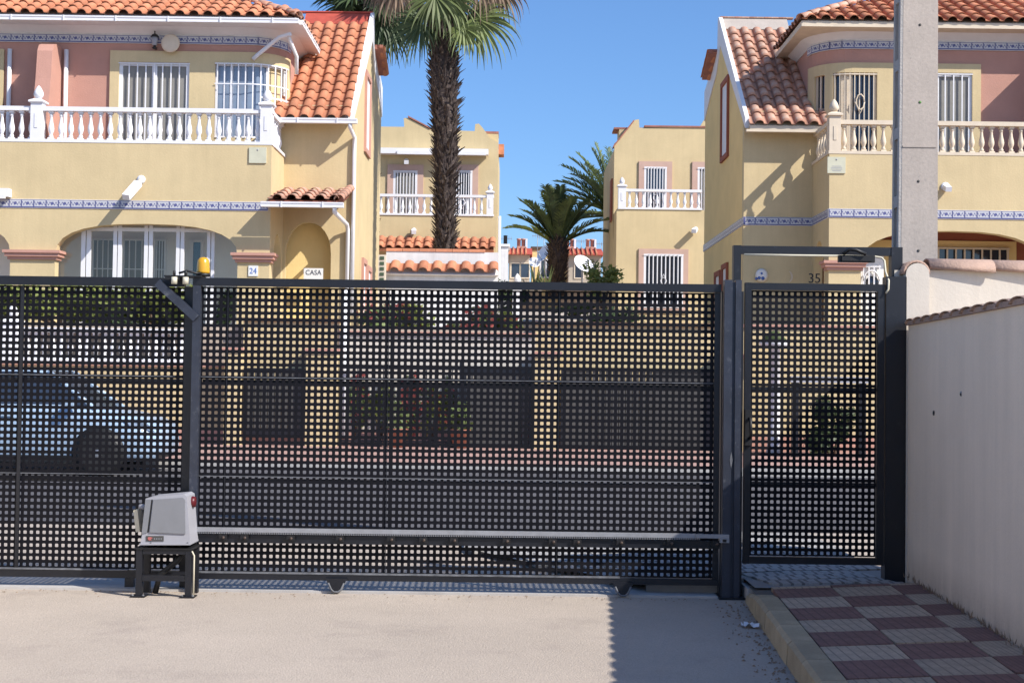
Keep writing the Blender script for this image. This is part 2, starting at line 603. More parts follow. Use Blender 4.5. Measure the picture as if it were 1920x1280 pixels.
for r in range(-3, 19):
    y1 = row - r * 0.4
    y0 = y1 - 0.4
    if y1 > 9.45:
        y1 = min(y1, 9.45)
    if y1 - y0 < 0.05:
        continue
    for c in range(3):
        xa, xb = 1.80 + c * 0.4, 1.80 + (c + 1) * 0.4
        if c == 2:
            xb = 2.80
        g = 0.004
        cs = [(wx(y0 + g, xa + g), y0 + g), (wx(y0 + g, xb - g), y0 + g), (wx(y1 - g, xb - g), y1 - g), (wx(y1 - g, xa + g), y1 - g)]
        cs = [(x, y, sz(x)) for x, y in cs]
        paving_piece(cs, 'pave_red' if (r + c) % 2 == 0 else 'pave_cream', 'paving_tile', sidewalk)
# kerb stones
kerb_r = MB()
kerb_r.add([(wx(9.6, 1.66), 9.6, 0.0), (wx(9.6, 1.78), 9.6, 0.0), (wx(1, 1.78), 1, 0.0), (wx(1, 1.66), 1, 0.0)], [(0, 1, 2, 3)])
kerb_root = kerb_r.build('sidewalk_kerb', M['joint'], kind='structure')
y = 9.66
i = 0
while y > 1.5:
    ln = 0.30 if i == 0 else (0.36 if i == 1 else 0.5)
    y2 = y - ln
    g = 0.004
    h1 = 0.055 if i == 0 else (0.095 if i == 1 else 0.128)
    h2 = 0.095 if i == 0 else 0.128
    j = RN.uniform(-0.004, 0.004)
    m2 = MB()
    yc = (y + y2) / 2
    xc = wx(yc, 1.72)
    pr = []
    for yy, hh in ((y2 + g, h2), (y - g, h1)):
        xa, xb = wx(yy, 1.645) + j, wx(yy, 1.793)
        pr += [(xa - xc, yy - yc, -0.01), (xa + 0.008 - xc, yy - yc, hh - 0.02), (xa + 0.03 - xc, yy - yc, hh), (xb - xc, yy - yc, hh + 0.002), (xb - xc, yy - yc, -0.01)]
    m2.add(pr, [(0, 1, 2, 3, 4), (9, 8, 7, 6, 5)] + [(q, 5 + q, 5 + (q + 1) % 5, (q + 1) % 5) for q in range(5)])
    o = bpy.data.objects.new('kerb_stone', m2.mesh('kerb_stone', M['kerb']))
    link(o, kerb_root)
    o.location = (xc, yc, 0)
    y = y2
    i += 1

MB().box(1.655, 1.80, 9.662, 9.955, -0.008, 0.088).build('corner_stone', M['kerb_grey'], kerb_root)
MB().box(1.802, 2.78, 9.455, 9.56, 0.0, 0.116).build('edging_strip', M['kerb_grey'], sidewalk)
# inner sidewalk (behind the gate), grey slotted tiles laid askew
inn = MB()
def iz(x):
    return 0.05 + 0.085 * max(0, min(1, (x - 0.4) / 1.4))
ip = [(1.68, 9.5), (2.78, 9.5), (2.78, 13.0), (1.68, 13.0), (0.9, 13.0), (-0.4, 13.0), (-0.4, 12.2), (0.4, 10.9), (0.98, 9.96), (1.68, 9.96)]
inn.add([(x, y, iz(x) - 0.010) for x, y in ip], [(0, 1, 2, 3, 9), (9, 3, 4, 8), (8, 4, 5, 6, 7)])
inn.add([(0.98, 9.96, 0), (1.68, 9.96, 0), (1.68, 9.96, iz(1.68) - 0.01), (0.98, 9.96, iz(0.98) - 0.01)], [(0, 1, 2, 3)])
inner_walk = inn.build('inner_sidewalk', M['paving_bed'], kind='structure')
ca, sa = math.cos(rad(14)), math.sin(rad(14))
for a in range(-4, 12):
    for b in range(-10, 11):
        u0, v0 = a * 0.3, b * 0.2
        cx, cy = 1.0 + u0 * ca - v0 * sa, 10.4 + u0 * sa + v0 * ca
        ux_, vy_ = cx + 0.15 * ca - 0.1 * sa, cy + 0.15 * sa + 0.1 * ca
        if not (ux_ < 2.70 and 9.60 < vy_ < 12.9 and ux_ > -0.2 and ux_ > 1.0 - (vy_ - 9.9) * 0.62 + 0.1 and (vy_ > 10.08 or ux_ > 1.80)):
            continue
        g = 0.005
        cs = []
        for du, dv in ((g, g), (0.3 - g, g), (0.3 - g, 0.2 - g), (g, 0.2 - g)):
            cs.append((1.0 + (u0 + du) * ca - (v0 + dv) * sa, 10.4 + (u0 + du) * sa + (v0 + dv) * ca, 0))
        cs = [(p[0], p[1], iz(p[0])) for p in cs]
        paving_piece(cs, 'pave_grey', 'paving_tile', inner_walk)

# ------------------------------------------------------------------ perforated steel
def perforated(mb, x0, x1, z0, z1, y, pitch=0.0453, h=0.0118, ch=0.0036, t=0.003):
    nx = int(round((x1 - x0) / pitch))
    nz = int(round((z1 - z0) / pitch))
    px, pz = (x1 - x0) / nx, (z1 - z0) / nz
    vs, fs = [], []
    for i in range(nx + 1):
        for j in range(nz + 1):
            vs.append((x0 + i * px, y, z0 + j * pz))
    def gi(i, j):
        return i * (nz + 1) + j
    oct_ = [(h, -h + ch), (h, h - ch), (h - ch, h), (-h + ch, h), (-h, h - ch), (-h, -h + ch), (-h + ch, -h), (h - ch, -h)]
    for i in range(nx):
        for j in range(nz):
            cx, cz = x0 + (i + 0.5) * px, z0 + (j + 0.5) * pz
            k = len(vs)
            for a, b in oct_:
                vs.append((cx + a, y, cz + b))
            for a, b in oct_:
                vs.append((cx + a, y + t, cz + b))
            A, B, C_, D = gi(i, j), gi(i + 1, j), gi(i + 1, j + 1), gi(i, j + 1)
            fs += [(B, C_, k + 1, k), (C_, k + 2, k + 1), (C_, D, k + 3, k + 2), (D, k + 4, k + 3), (D, A, k + 5, k + 4),
                   (A, k + 6, k + 5), (A, B, k + 7, k + 6), (B, k, k + 7)]
            for q in range(8):
                fs.append((k + q, k + (q + 1) % 8, k + 8 + (q + 1) % 8, k + 8 + q))
    mb.add(vs, fs)
    return mb


# sliding gate
gx0, gx1 = -2.26, 1.475
gate = thing('sliding_gate', (-0.4, G, 0), 'black sliding gate leaf of perforated sheet between two steel posts', 'gate')
perforated(MB(), gx0 + 0.055, gx1 - 0.01, 0.13, 2.145, G + 0.02).build('perforated_sheet', M['sheet'], gate)
fr = MB()
fr.box(gx0, gx1, G - 0.03, G + 0.03, 2.15, 2.205)                      # top tube
fr.box(gx0 + 0.06, gx1 - 0.003, G - 0.028, G + 0.03, 0.086, 0.128)         # bottom tube
fr.box(gx1 - 0.04, gx1, G - 0.005, G + 0.03, 0.125, 2.148)
fr.build('frame', M['steel'], gate)
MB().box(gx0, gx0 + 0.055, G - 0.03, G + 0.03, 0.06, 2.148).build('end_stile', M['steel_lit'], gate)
st = MB()
for xx in (-0.85, 0.29):
    st.box(xx - 0.013, xx + 0.013, G + 0.026, G + 0.066, 0.13, 2.145)
for zz in (1.475, 0.775):
    st.box(gx0 + 0.06, gx1 - 0.045, G + 0.068, G + 0.10, zz - 0.02, zz + 0.012)
st.build('stiffener_frame', M['steel'], gate)
for zz in (1.505, 0.805):
    MB().box(gx0 + 0.058, gx1 - 0.042, G + 0.012, G + 0.018, zz - 0.0025, zz + 0.0025).build('sheet_joint', M['worn_lit'], gate)
for xx in (-2.02, 0.335, -0.875):
    MB().box(xx - 0.0025, xx + 0.0025, G + 0.0135, G + 0.0185, 0.135, 2.14).build('sheet_seam', M['steel'], gate)
MB().box(gx0 + 0.062, 0.78, G - 0.032, G + 0.01, 0.1285, 0.137).build('lit_worn_edge', M['worn_lit'], gate)  # pale strip paints sun and wear along the bottom tube's top
MB().box(gx0, gx1, G - 0.05, G - 0.028, 0.345, 0.40).build('rack_backing', M['steel'], gate)
rk = MB()
rk.box(gx0 - 0.02, 1.36, G - 0.078, G - 0.048, 0.422, 0.452)
for k in range(int(3.6 / 0.0125)):
    x = gx0 + k * 0.0125
    rk.box(x, x + 0.006, G - 0.075, G - 0.052, 0.410, 0.4215)
rk.build('gear_rack', M['galv'], gate)
spacer = MB().box(-0.028, 0.028, -0.03, 0.0, -0.03, 0.008).box(-0.05, -0.029, -0.016, 0, -0.024, -0.004).mesh('rack_spacer', M['blackplastic'])
bolt = MB().lathe([(0.011, -0.012), (0.011, 0.0), (0.006, 0.001)], seg=6, axis='Y').mesh('bolt', M['trunk'])
for px in (422, 462, 548, 640, 735, 795, 852, 950, 1036, 1082, 1162, 1256, 1340):
    x = at(px, 1008, G).x
    inst(spacer, 'rack_spacer', gate, Matrix.Translation((x, G - 0.0505, 0.395)))
    inst(bolt, 'bolt', gate, Matrix.Translation((x + 0.005, G - 0.082, 0.385)))
es = MB().box(1.305, 1.535, G - 0.10, G - 0.08, 0.425, 0.452).box(1.305, 1.325, G - 0.079, G - 0.05, 0.425, 0.452)
es.box(1.47, 1.535, G - 0.105, G - 0.081, 0.395, 0.4245)
es.build('end_stop', M['galv'], gate)
MB().box(1.488, 1.515, G - 0.109, G - 0.1055, 0.40, 0.42).build('stop_slot', M['blackplastic'], gate)
for px in (632, 1167):
    x = at(px, 1100, G).x
    wf = MB()
    zb = -0.005
    wf.prism([(x - 0.075, G - 0.055, 0.105), (x + 0.075, G - 0.055, 0.105), (x + 0.035, G - 0.055, 0.018), (x - 0.035, G - 0.055, 0.018)], (0, 0.02, 0))
    wf.prism([(x - 0.06, G + 0.035, 0.10), (x + 0.06, G + 0.035, 0.10), (x + 0.03, G + 0.035, 0.025), (x - 0.03, G + 0.035, 0.025)], (0, 0.012, 0))
    w = wf.build('wheel_bracket', M['steel'], gate)
    MB().tube([(x - 0.055, G - 0.06, 0.075), (x - 0.035, G - 0.06, 0.03), (x - 0.015, G - 0.06, 0.012), (x + 0.015, G - 0.06, 0.012), (x + 0.035, G - 0.06, 0.03), (x + 0.055, G - 0.06, 0.075)], 0.007, 6).build('bracket_rim', M['worn_lit'], w)
    MB().lathe([(0.020, -0.025), (0.045, -0.025), (0.049, -0.02), (0.040, 0.0), (0.049, 0.02), (0.045, 0.025), (0.020, 0.025)],
               (x, G - 0.003, 0.050), 20, 0, 'Y').build('guide_wheel', M['worn_lit'], w)

# gate post in the middle with top guide and brace
gp = thing('gate_post', (-2.28, G + 0.1, 0), 'black steel gate post behind the grey gate motor, diagonal brace at its top', 'post')
MB().box(-2.335, -2.262, G + 0.05, G + 0.16, 0, 2.145).build('upright', M['steel'], gp)
b0, b1 = at(296, 530, G - 0.03), at(369, 597, G - 0.03)
d = (b1 - b0).normalized()
nrm = Vector((0, -1, 0)).cross(d)
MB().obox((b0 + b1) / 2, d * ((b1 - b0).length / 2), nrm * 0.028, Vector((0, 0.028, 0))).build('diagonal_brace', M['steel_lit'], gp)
pl = MB()
pl.box(-2.46, -2.20, G - 0.06, G + 0.09, 2.207, 2.217)
pl.box(-2.452, -2.352, G - 0.058, G - 0.05, 2.185, 2.206)
pl.build('guide_plate', M['blackplastic'], gp)
for x in (-2.385, -2.305):
    MB().lathe([(0.012, -0.045), (0.021, -0.045), (0.021, 0.004), (0.012, 0.004)], (x, G - 0.066, 2.20), 14).build('guide_roller', M['creamplastic'], gp)
    MB().lathe([(0.01, 0), (0.01, 0.03), (0.004, 0.032)], (x, G - 0.066, 2.2175), 8).build('roller_bolt', M['blackplastic'], gp)
MB().tube([(-2.36, G - 0.03, 2.235), (-2.30, G - 0.05, 2.25), (-2.24, G - 0.02, 2.235), (-2.215, G, 2.24)], 0.008).build('beacon_cable', M['blackplastic'], gp)

bcn = thing('beacon_lamp', (-2.208, G + 0.05, 2.218), 'amber dome warning lamp on top of the gate post', 'lamp')
bx, bz = -2.208, 2.218
MB().lathe([(0.03, 0), (0.052, 0.0), (0.052, 0.018), (0.046, 0.022)], (bx, G + 0.05, bz), 18).build('lamp_base', M['blackplastic'], bcn)
MB().lathe([(0.046, 0.0225), (0.0465, 0.035), (0.044, 0.09), (0.039, 0.118), (0.028, 0.132), (0.012, 0.138), (0.001, 0.139)],
           (bx, G + 0.05, bz), 20).build('amber_dome', M['amber'], bcn)

# fixed fence panel on the left
fp = thing('fence_panel', (-3.3, G, 0), 'black perforated fence panel behind the gate motor, left of the post', 'fence')
fx0, fx1 = -4.7, -2.337
perforated(MB(), fx0 + 0.05, fx1, 0.135, 2.14, G + 0.085).build('perforated_sheet', M['sheet'], fp)
fr = MB()
fr.box(fx0, -2.34, G + 0.04, G + 0.10, 2.145, 2.205)
fr.box(fx0, -2.337, G + 0.04, G + 0.10, 0.075, 0.128)
fr.box(fx0, fx0 + 0.05, G + 0.04, G + 0.10, 0.0, 2.143)
fr.box(-2.72, -2.66, G + 0.041, G + 0.099, 0.0, 0.074)
fr.build('frame', M['steel'], fp)
st = MB()
for xx in (-3.5,):
    st.box(xx - 0.012, xx + 0.012, G + 0.068, G + 0.082, 0.135, 2.14)
for zz in (1.475, 0.775):
    st.box(fx0 + 0.055, -2.34, G + 0.092, G + 0.125, zz - 0.03, zz + 0.012)
st.build('stiffener_frame', M['steel'], fp)
for zz in (1.505, 0.805):
    MB().box(fx0 + 0.055, -2.4 if zz > 1 else -2.62, G + 0.074, G + 0.082, zz - 0.0025, zz + 0.0025).build('sheet_joint', M['worn_lit'], fp)
MB().box(fx0 + 0.06, -2.7, G + 0.036, G + 0.08, 0.1285, 0.136).build('lit_worn_edge', M['worn_lit'], fp)  # sun on the tube's top edge painted as a pale strip, with wear

# closing post on the right of the gate
cp = thing('closing_post', (1.56, G, 0), 'black channel steel post between sliding gate and pedestrian door', 'post')
p_ = MB()
p_.box(1.487, 1.643, G + 0.02, G + 0.12, 0, 2.16)
p_.build('upright', M['steel'], cp)
p2 = MB()
p2.box(1.492, 1.548, G - 0.075, G + 0.0185, 0.0, 2.235)
p2.box(1.5485, 1.572, G - 0.052, G + 0.0185, 0.0, 2.22)
p2.box(1.5725, 1.614, G - 0.065, G + 0.0185, 0.0, 2.235)
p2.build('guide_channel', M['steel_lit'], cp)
MB().box(1.47, 1.66, G - 0.09, G + 0.14, -0.003, 0.012).build('foot_plate', M['steel'], cp)
c_ = at(1371, 862, G - 0.078)
MB().prism([(c_.x - 0.010, c_.y, c_.z), (c_.x, c_.y, c_.z - 0.06), (c_.x + 0.010, c_.y, c_.z), (c_.x, c_.y, c_.z + 0.06)], (0, 0.004, 0)).build('catch_mark', M['worn_lit'], cp)

# ------------------------------------------------------------------ gate motor on its stand
gm = thing('gate_motor', (-2.43, G - 0.2, 0), 'grey gate motor on a black steel stand beside the middle post', 'gate motor')
def px_poly(pts, Y):
    return [tuple(at(a, b, Y)) for a, b in pts]
YM = G - 0.30
def mq(pts, y0, y1):
    """front outline at y0 carried back to y1"""
    return [(at(a, b, y0).x, y0, at(a, b, y0).z) for a, b in pts]
hood = MB()
outl = mq([(263, 1021), (266, 1003), (273, 934), (287, 931), (344, 926), (350, 930), (354, 985), (357, 1021)], YM, 0)
hood.prism(outl, (0, 0.24, 0))
hood_o = hood.build('housing', M['palegrey'], gm)
def shrink(pts, dy, Y):
    return [(x, Y + dy, z) for x, _, z in pts]
fp_ = MB()
fp_.prism(shrink(mq([(281, 997), (288, 936), (343, 932), (347, 936), (348, 1000)], YM, 0), -0.010, YM), (0, 0.012, 0))
fp_.build('cover_panel', M['greyplastic'], gm)
ls = MB()
ls.prism(shrink(mq([(266, 1000), (273, 936), (284, 936), (276, 998)], YM, 0), -0.006, YM), (0, 0.008, 0))
ls.build('side_panel', M['greyplastic'], gm)
MB().prism(shrink(mq([(276.5, 997), (284.5, 936), (286.5, 936), (279, 997)], YM, 0), -0.0045, YM), (0, 0.006, 0)).build('panel_gap', M['blackplastic'], gm)
MB().prism(shrink(mq([(262, 1021), (262, 1018), (357, 1018), (357, 1021)], YM, 0), -0.012, YM), (0, 0.26, 0)).build('base_lip', M['palegrey'], gm)
lp = MB().prism(shrink(mq([(274, 1014), (274, 1004), (307, 1004), (307, 1014)], YM, 0), -0.004, YM), (0, 0.005, 0)).build('logo_plate', M['hole'], gm)
ce = at(282, 1009, YM)
MB().prism([(ce.x - 0.018, YM - 0.007, ce.z), (ce.x - 0.008, YM - 0.007, ce.z - 0.012), (ce.x + 0.010, YM - 0.007, ce.z - 0.010), (ce.x + 0.004, YM - 0.007, ce.z - 0.002),
            (ce.x + 0.018, YM - 0.007, ce.z + 0.005), (ce.x, YM - 0.007, ce.z + 0.012), (ce.x - 0.014, YM - 0.007, ce.z + 0.010)], (0, 0.002, 0)).build('red_emblem', M['logo_red'], lp)
for k in range(4):
    c = at(290 + k * 4.2, 1009.4, YM)
    MB().box(c.x - 0.004, c.x + 0.004, YM - 0.006, YM - 0.0045, c.z - 0.005, c.z + 0.005).build('emblem_stroke', M['greyplastic'], lp)
c = at(359, 941, YM + 0.12)
MB().lathe([(0.02, -0.012), (0.037, -0.012), (0.04, 0.0), (0.036, 0.02), (0.02, 0.024)], (c.x, YM + 0.15, c.z), 16, 0, 'X').build('red_knob', M['red'], gm)
c0 = at(259, 975, YM + 0.1)
MB().obox((c0.x, YM + 0.12, c0.z), (0.014, 0, 0.003), (0, 0.06, 0), (-0.01, 0, 0.075)).build('key_lever', M['creamplastic'], gm)
c1 = at(268, 945, YM + 0.1)
MB().lathe([(0.012, 0), (0.02, 0.0), (0.02, 0.03), (0.012, 0.04)], (c1.x - 0.03, YM + 0.12, c1.z - 0.02), 10, 0, 'X').build('cap_nut', M['palegrey'], gm)
xl0, xr1 = at(255, 1060, YM).x, at(359, 1060, YM).x
zt = at(300, 1026, YM).z
zc = at(300, 1082, YM).z
for (xa, xb) in ((xl0, xl0 + 0.042), (xr1 - 0.042, xr1)):
    for (ya, yb) in ((YM - 0.005, YM + 0.037), (YM + 0.20, YM + 0.242)):
        MB().box(xa, xb, ya, yb, 0.0, zt - 0.012).build('stand_leg', M['steel'], gm)
for ya, yb, za, zb in ((YM - 0.003, YM + 0.03, zt - 0.045, zt - 0.014), (YM - 0.003, YM + 0.03, zc - 0.025, zc + 0.015), (YM + 0.207, YM + 0.235, zc - 0.02, zc + 0.01)):
    MB().box(xl0 + 0.044, xr1 - 0.044, ya, yb, za, zb).build('stand_rail', M['steel'], gm)
for xx in (xl0 + 0.021, xr1 - 0.021):
    fp2 = MB().box(xx - 0.05, xx + 0.05, YM - 0.03, YM + 0.07, 0.0005, 0.007).build('foot_plate', M['steel'], gm)
    for dx in (-0.036, 0.036):
        MB().lathe([(0.009, 0.0071), (0.009, 0.016), (0.005, 0.017)], (xx + dx, YM - 0.018, 0), 6).build('anchor_bolt', M['worn_lit'], fp2)
for (px_, py_) in ((283, 1017), (352, 1017), (346, 940)):
    c = at(px_, py_, YM)
    MB().lathe([(0.006, -0.004), (0.006, 0.003), (0.003, 0.003)], (c.x, YM - 0.001, c.z), 8, 0, 'Y').build('cover_screw', M['worn_lit'], gm)
MB().tube([(xr1 - 0.06, YM + 0.1, zt - 0.012), (xr1 - 0.12, YM + 0.1, zt - 0.10), (xr1 - 0.24, YM + 0.1, zt - 0.20), (xr1 - 0.27, YM + 0.1, 0.01)], 0.02).build('power_conduit', M['blackplastic'], gm)
MB().box(xl0 - 0.012, xr1 + 0.012, YM - 0.015, YM + 0.25, zt - 0.011, zt - 0.003).build('stand_plate', M['blackplastic'], gm)
MB().tube([(xr1 + 0.004, YM - 0.012, zt - 0.02), (xr1 + 0.02, YM - 0.012, zt - 0.05), (xr1 + 0.02, YM - 0.012, 0.0)], 0.0055).build('sensor_cable', M['creamplastic'], gm)

# ------------------------------------------------------------------ pedestrian door
pd = thing('pedestrian_door', (2.15, G, 0.15), 'black perforated pedestrian door with 35 on top, in a tall steel frame', 'door')
ff = MB()
ff.box(1.585, 1.64, G + 0.13, G + 0.20, 0.0, 2.50)
ff.box(1.6405, 2.719, G + 0.131, G + 0.199, 2.44, 2.498)
ff.box(2.72, 2.80, G + 0.125, G + 0.205, 0.0, 2.50)
ff.build('frame', M['steel'], pd)
MB().box(2.655, 2.80, G + 0.02, G + 0.124, 0.1, 2.28).build('hinge_post', M['steel'], pd)
dl = MB()
dy0, dy1 = G + 0.03, G + 0.075
dl.box(1.655, 1.70, dy0, dy1, 0.235, 2.225)
dl.box(2.60, 2.648, dy0, dy1, 0.235, 2.225)
dl.box(1.7005, 2.5995, dy0, dy1, 2.175, 2.224)
dl.box(1.7005, 2.5995, dy0, dy1, 0.236, 0.285)
dl.build('leaf_frame', M['steel'], pd)
perforated(MB(), 1.705, 2.598, 0.29, 2.172, G + 0.062).build('perforated_sheet', M['sheet'], pd)
st = MB()
for zz in (1.475, 0.8):
    st.box(1.702, 2.598, G + 0.0655, G + 0.09, zz - 0.012, zz + 0.012)
st.build('cross_bar', M['steel'], pd)
lk = at(1405, 800, G)
lm = MB()
lm.box(1.655, 1.705, G - 0.01, G + 0.029, lk.z - 0.13, lk.z + 0.12)
lm.tube([(1.685, G - 0.011, lk.z + 0.06), (1.685, G - 0.05, lk.z + 0.06), (1.69, G - 0.06, lk.z - 0.06), (1.685, G - 0.011, lk.z - 0.08)], 0.011)
lm.build('lock_and_handle', M['blackplastic'], pd)
n35 = at(1530, 523, G)
put_text('door_number', '35', 0.098, n35.x, G + 0.05, 2.2245 + 0.035, M['sheet'], pd, 0.95)
cl = MB()
a = at(1572, 484, G + 0.1); b = at(1640, 484, G + 0.1)
cl.box(a.x, b.x, G + 0.09, G + 0.128, 2.385, 2.435)
cl.box(a.x + 0.02, b.x - 0.02, G + 0.075, G + 0.0895, 2.393, 2.425)
cl.tube([(2.36, G + 0.08, 2.44), (2.40, G + 0.06, 2.475), (2.45, G + 0.06, 2.47), (2.52, G + 0.06, 2.44)], 0.013)
cl.build('door_closer', M['blackplastic'], pd)
MB().tube([(1.66, G + 0.12, 2.433), (2.0, G + 0.12, 2.431), (2.4, G + 0.12, 2.432), (2.60, G + 0.12, 2.43), (2.645, G + 0.115, 2.422), (2.662, G + 0.10, 2.40),
           (2.665, G + 0.08, 2.32), (2.67, G + 0.012, 2.25), (2.668, G + 0.012, 2.19), (2.65, G + 0.012, 2.16)], 0.0075).build('cable', M['creamplastic'], pd)

# ------------------------------------------------------------------ right hand walls
def half_tile(r=0.10, ln=0.36, t=0.014, taper=0.86, seg=8):
    """half round clay tile, axis along +X from 0 to ln, crown up"""
    mb = MB()
    vs = []
    for x, k in ((0, 1.0), (ln, taper)):
        for rr in (r * k, (r - t) * k):
            for i in range(seg + 1):
                a = math.pi * i / seg
                vs.append((x, rr * math.cos(a), rr * math.sin(a)))
    n = seg + 1
    o0, i0, o1, i1 = 0, n, 2 * n, 3 * n
    fs = []
    for i in range(seg):
        fs += [(o0 + i, o0 + i + 1, o1 + i + 1, o1 + i), (i0 + i + 1, i0 + i, i1 + i, i1 + i + 1),
               (o0 + i + 1, o0 + i, i0 + i, i0 + i + 1), (o1 + i, o1 + i + 1, i1 + i + 1, i1 + i)]
    fs += [(o0, o1, i1, i0), (o0 + seg, i0 + seg, i1 + seg, o1 + seg)]
    mb.add(vs, fs, 0, True)
    return mb


lw = thing('boundary_wall', (2.9, 6, 0), 'rough beige wall in shade with a wavy clay tile coping, beside the sidewalk', 'wall')
mb = MB()
WT = 1.93
ys = [9.80, 1.0]
poly = [(wx(9.81, 2.805), 9.81, 0.0), (wx(0.5, 2.805), 0.5, 0.0), (wx(0.5, 2.805), 0.5, WT), (wx(9.81, 2.805), 9.81, WT)]
mb.prism(poly, (0.19, 0, 0))
mb.build('wall_body', M['greywall'], lw)
MB().prism([(wx(9.8, 2.784), 9.8, WT + 0.001), (wx(0.5, 2.784), 0.5, WT + 0.001), (wx(0.5, 2.784), 0.5, WT + 0.032), (wx(9.8, 2.784), 9.8, WT + 0.032)], (0.22, 0, 0)).build('coping_bed', M['captile'], lw)
ct = half_tile(0.128, 0.36, 0.016, 0.9).mesh('coping_tile', M['captile'])
for k in range(34):
    yy = 9.66 - k * 0.25
    mtx = Matrix.Translation((wx(yy, 2.778), yy, WT + 0.008)) @ Matrix.Rotation(rad(RN.uniform(-3, 3)), 4, 'Z') @ Matrix.Rotation(rad(-5), 4, 'Y') @ Matrix.Diagonal((1, 1, 0.30, 1))
    inst(ct, 'coping_tile', lw, mtx)
for (px, py, nm, r) in ((1751, 774, 'drill_hole', 0.017), (1803, 738, 'wall_plug', 0.016)):
    # both sit on the wall's left face
    best = min((abs(at(px, py, yy / 100).x - wx(yy / 100, 2.805)), yy / 100) for yy in range(500, 980, 2))[1]
    p = at(px, py, best)
    MB().lathe([(r, -0.004), (r, 0.002), (r * 0.6, 0.002)], (wx(best, 2.805) - 0.001, best, p.z), 10, 0, 'X').build(nm, M['blackplastic'] if nm == 'drill_hole' else M['concrete_dark'], lw)
    if nm == 'wall_plug':
        MB().lathe([(0.008, -0.006), (0.008, 0.0), (0.004, 0.0)], (wx(best, 2.805) - 0.002, best - 0.003, p.z - 0.003), 8, 0, 'X').build('plug_hole', M['blackplastic'], lw)

uw = thing('garden_wall', (3.3, 10.0, 0), 'tall cream wall with long clay ridge tiles, right of the pedestrian door', 'wall')
mb = MB()
mb.box(2.945, 8, G + 0.07, G + 0.25, 0.0, 2.335)
mb.build('wall_body', M['cream_wall'], uw)
pt = MB()
x0p, x1p = at(1700, 600, G).x, at(1744, 600, G).x
seg = 10
cxp, hw = (x0p + x1p) / 2, (x1p - x0p) / 2
poly = [(x0p, G + 0.02, 0), (x1p, G + 0.02, 0)] + [(cxp + hw * math.cos(math.pi * i / seg), G + 0.02, 2.30 + hw * 0.95 * math.sin(math.pi * i / seg)) for i in range(seg + 1)]
pt.prism(poly, (0, 0.24, 0))
pt.build('end_pilaster', M['cream_wall'], uw)
MB().box(x0p - 0.055, x0p - 0.002, G + 0.12, G + 0.25, 2.20, 2.335).build('pilaster_block', M['cream_wall'], uw)
et = half_tile(hw + 0.016, 0.30, 0.018, 1.0, 10)
inst(et.mesh('ridge_tile', M['captile']), 'ridge_tile', uw, Matrix.Translation((cxp - 0.006, G + 0.03, 2.302)) @ Matrix.Rotation(rad(90), 4, 'Z'))
lt = half_tile(0.15, 0.46, 0.016, 0.80, 10).mesh('ridge_tile', M['captile'])
for k in range(10):
    xx = x1p + 0.49 + k * 0.405
    inst(lt, 'ridge_tile', uw, Matrix.Translation((xx - 0.02, G + 0.16, 2.315 - 0.004 * k)) @ Matrix.Rotation(rad(180), 4, 'Z') @ Matrix.Rotation(rad(-3), 4, 'Y') @ Matrix.Diagonal((1, 1, 0.72, 1)))

# unseen wall added left of the driveway to bounce sun onto the right wall
bounce_wall = thing('boundary_wall', (-4.9, 6, 0), 'unseen pale wall added left of the driveway to bounce sunlight', 'wall')
MB().box(-5.0, -4.78, -4.0, 9.75, 0.0, 2.15).build('wall_body', M['cream_wall'], bounce_wall)
MB().box(-5.04, -4.74, -4.0, 9.75, 2.151, 2.2).build('coping', M['captile'], bounce_wall)

# concrete utility pole
up = thing('utility_pole', (3.2, 11.0, 0), 'tall square concrete utility pole rising behind the cream wall', 'pole')
YP = 11.0
pa, pb = at(1694, 0, YP).x, at(1759, 0, YP).x
qa, qb = at(1689.5, 488, YP).x, at(1758, 488, YP).x
zA, zB = at(1725, 0, YP).z, at(1725, 488, YP).z
def pole_x(z):
    t = (z - zB) / (zA - zB)
    return qa + (pa - qa) * t, qb + (pb - qb) * t
lo, hi = pole_x(0), pole_x(8.2)
D = 0.20
vs = [(lo[0], YP, 0), (lo[1], YP, 0), (lo[1], YP + D, 0), (lo[0], YP + D, 0), (hi[0], YP, 8.2), (hi[1], YP, 8.2), (hi[1], YP + D, 8.2), (hi[0], YP + D, 8.2)]
MB().add(vs, [(0, 1, 5, 4), (1, 2, 6, 5), (2, 3, 7, 6), (3, 0, 4, 7), (4, 5, 6, 7)]).build('shaft', M['concrete'], up)
fl = MB()
for ya, yb in ((YP + 0.002, YP + 0.05), (YP + 0.15, YP + 0.198)):
    fl.add([(lo[0] - 0.022, ya, 0), (lo[0] + 0.01, ya, 0), (lo[0] + 0.01, yb, 0), (lo[0] - 0.022, yb, 0), (hi[0] - 0.022, ya, 8.2), (hi[0] + 0.01, ya, 8.2), (hi[0] + 0.01, yb, 8.2), (hi[0] - 0.022, yb, 8.2)],
           [(0, 1, 5, 4), (1, 2, 6, 5), (2, 3, 7, 6), (3, 0, 4, 7), (4, 5, 6, 7)])
fl.build('side_flange', M['concrete_dark'], up)
for z in [zB + 0.55 * k - 0.12 for k in range(10)]:
    xx = pole_x(z)[0]
    MB().box(xx - 0.021, xx + 0.005, YP + 0.0505, YP + 0.1495, z, z + 0.09).build('flange_web', M['concrete_dark'], up)
for py, mm in ((47, 'hole'), (192, 'green'), (340, 'hole'), (470, 'hole')):
    p = at(1725 if py < 300 else 1722, py, YP)
    MB().lathe([(0.011, -0.003), (0.011, 0.004), (0.005, 0.004)], (p.x, YP, p.z), 10, 0, 'Y').build('bolt_hole', M[mm], up)
zc = at(1725, 275, YP).z
MB().box(pole_x(zc)[0] + 0.005, pole_x(zc)[1] - 0.012, YP - 0.006, YP + 0.002, zc - 0.007, zc + 0.006).build('casting_ridge', M['concrete'], up)

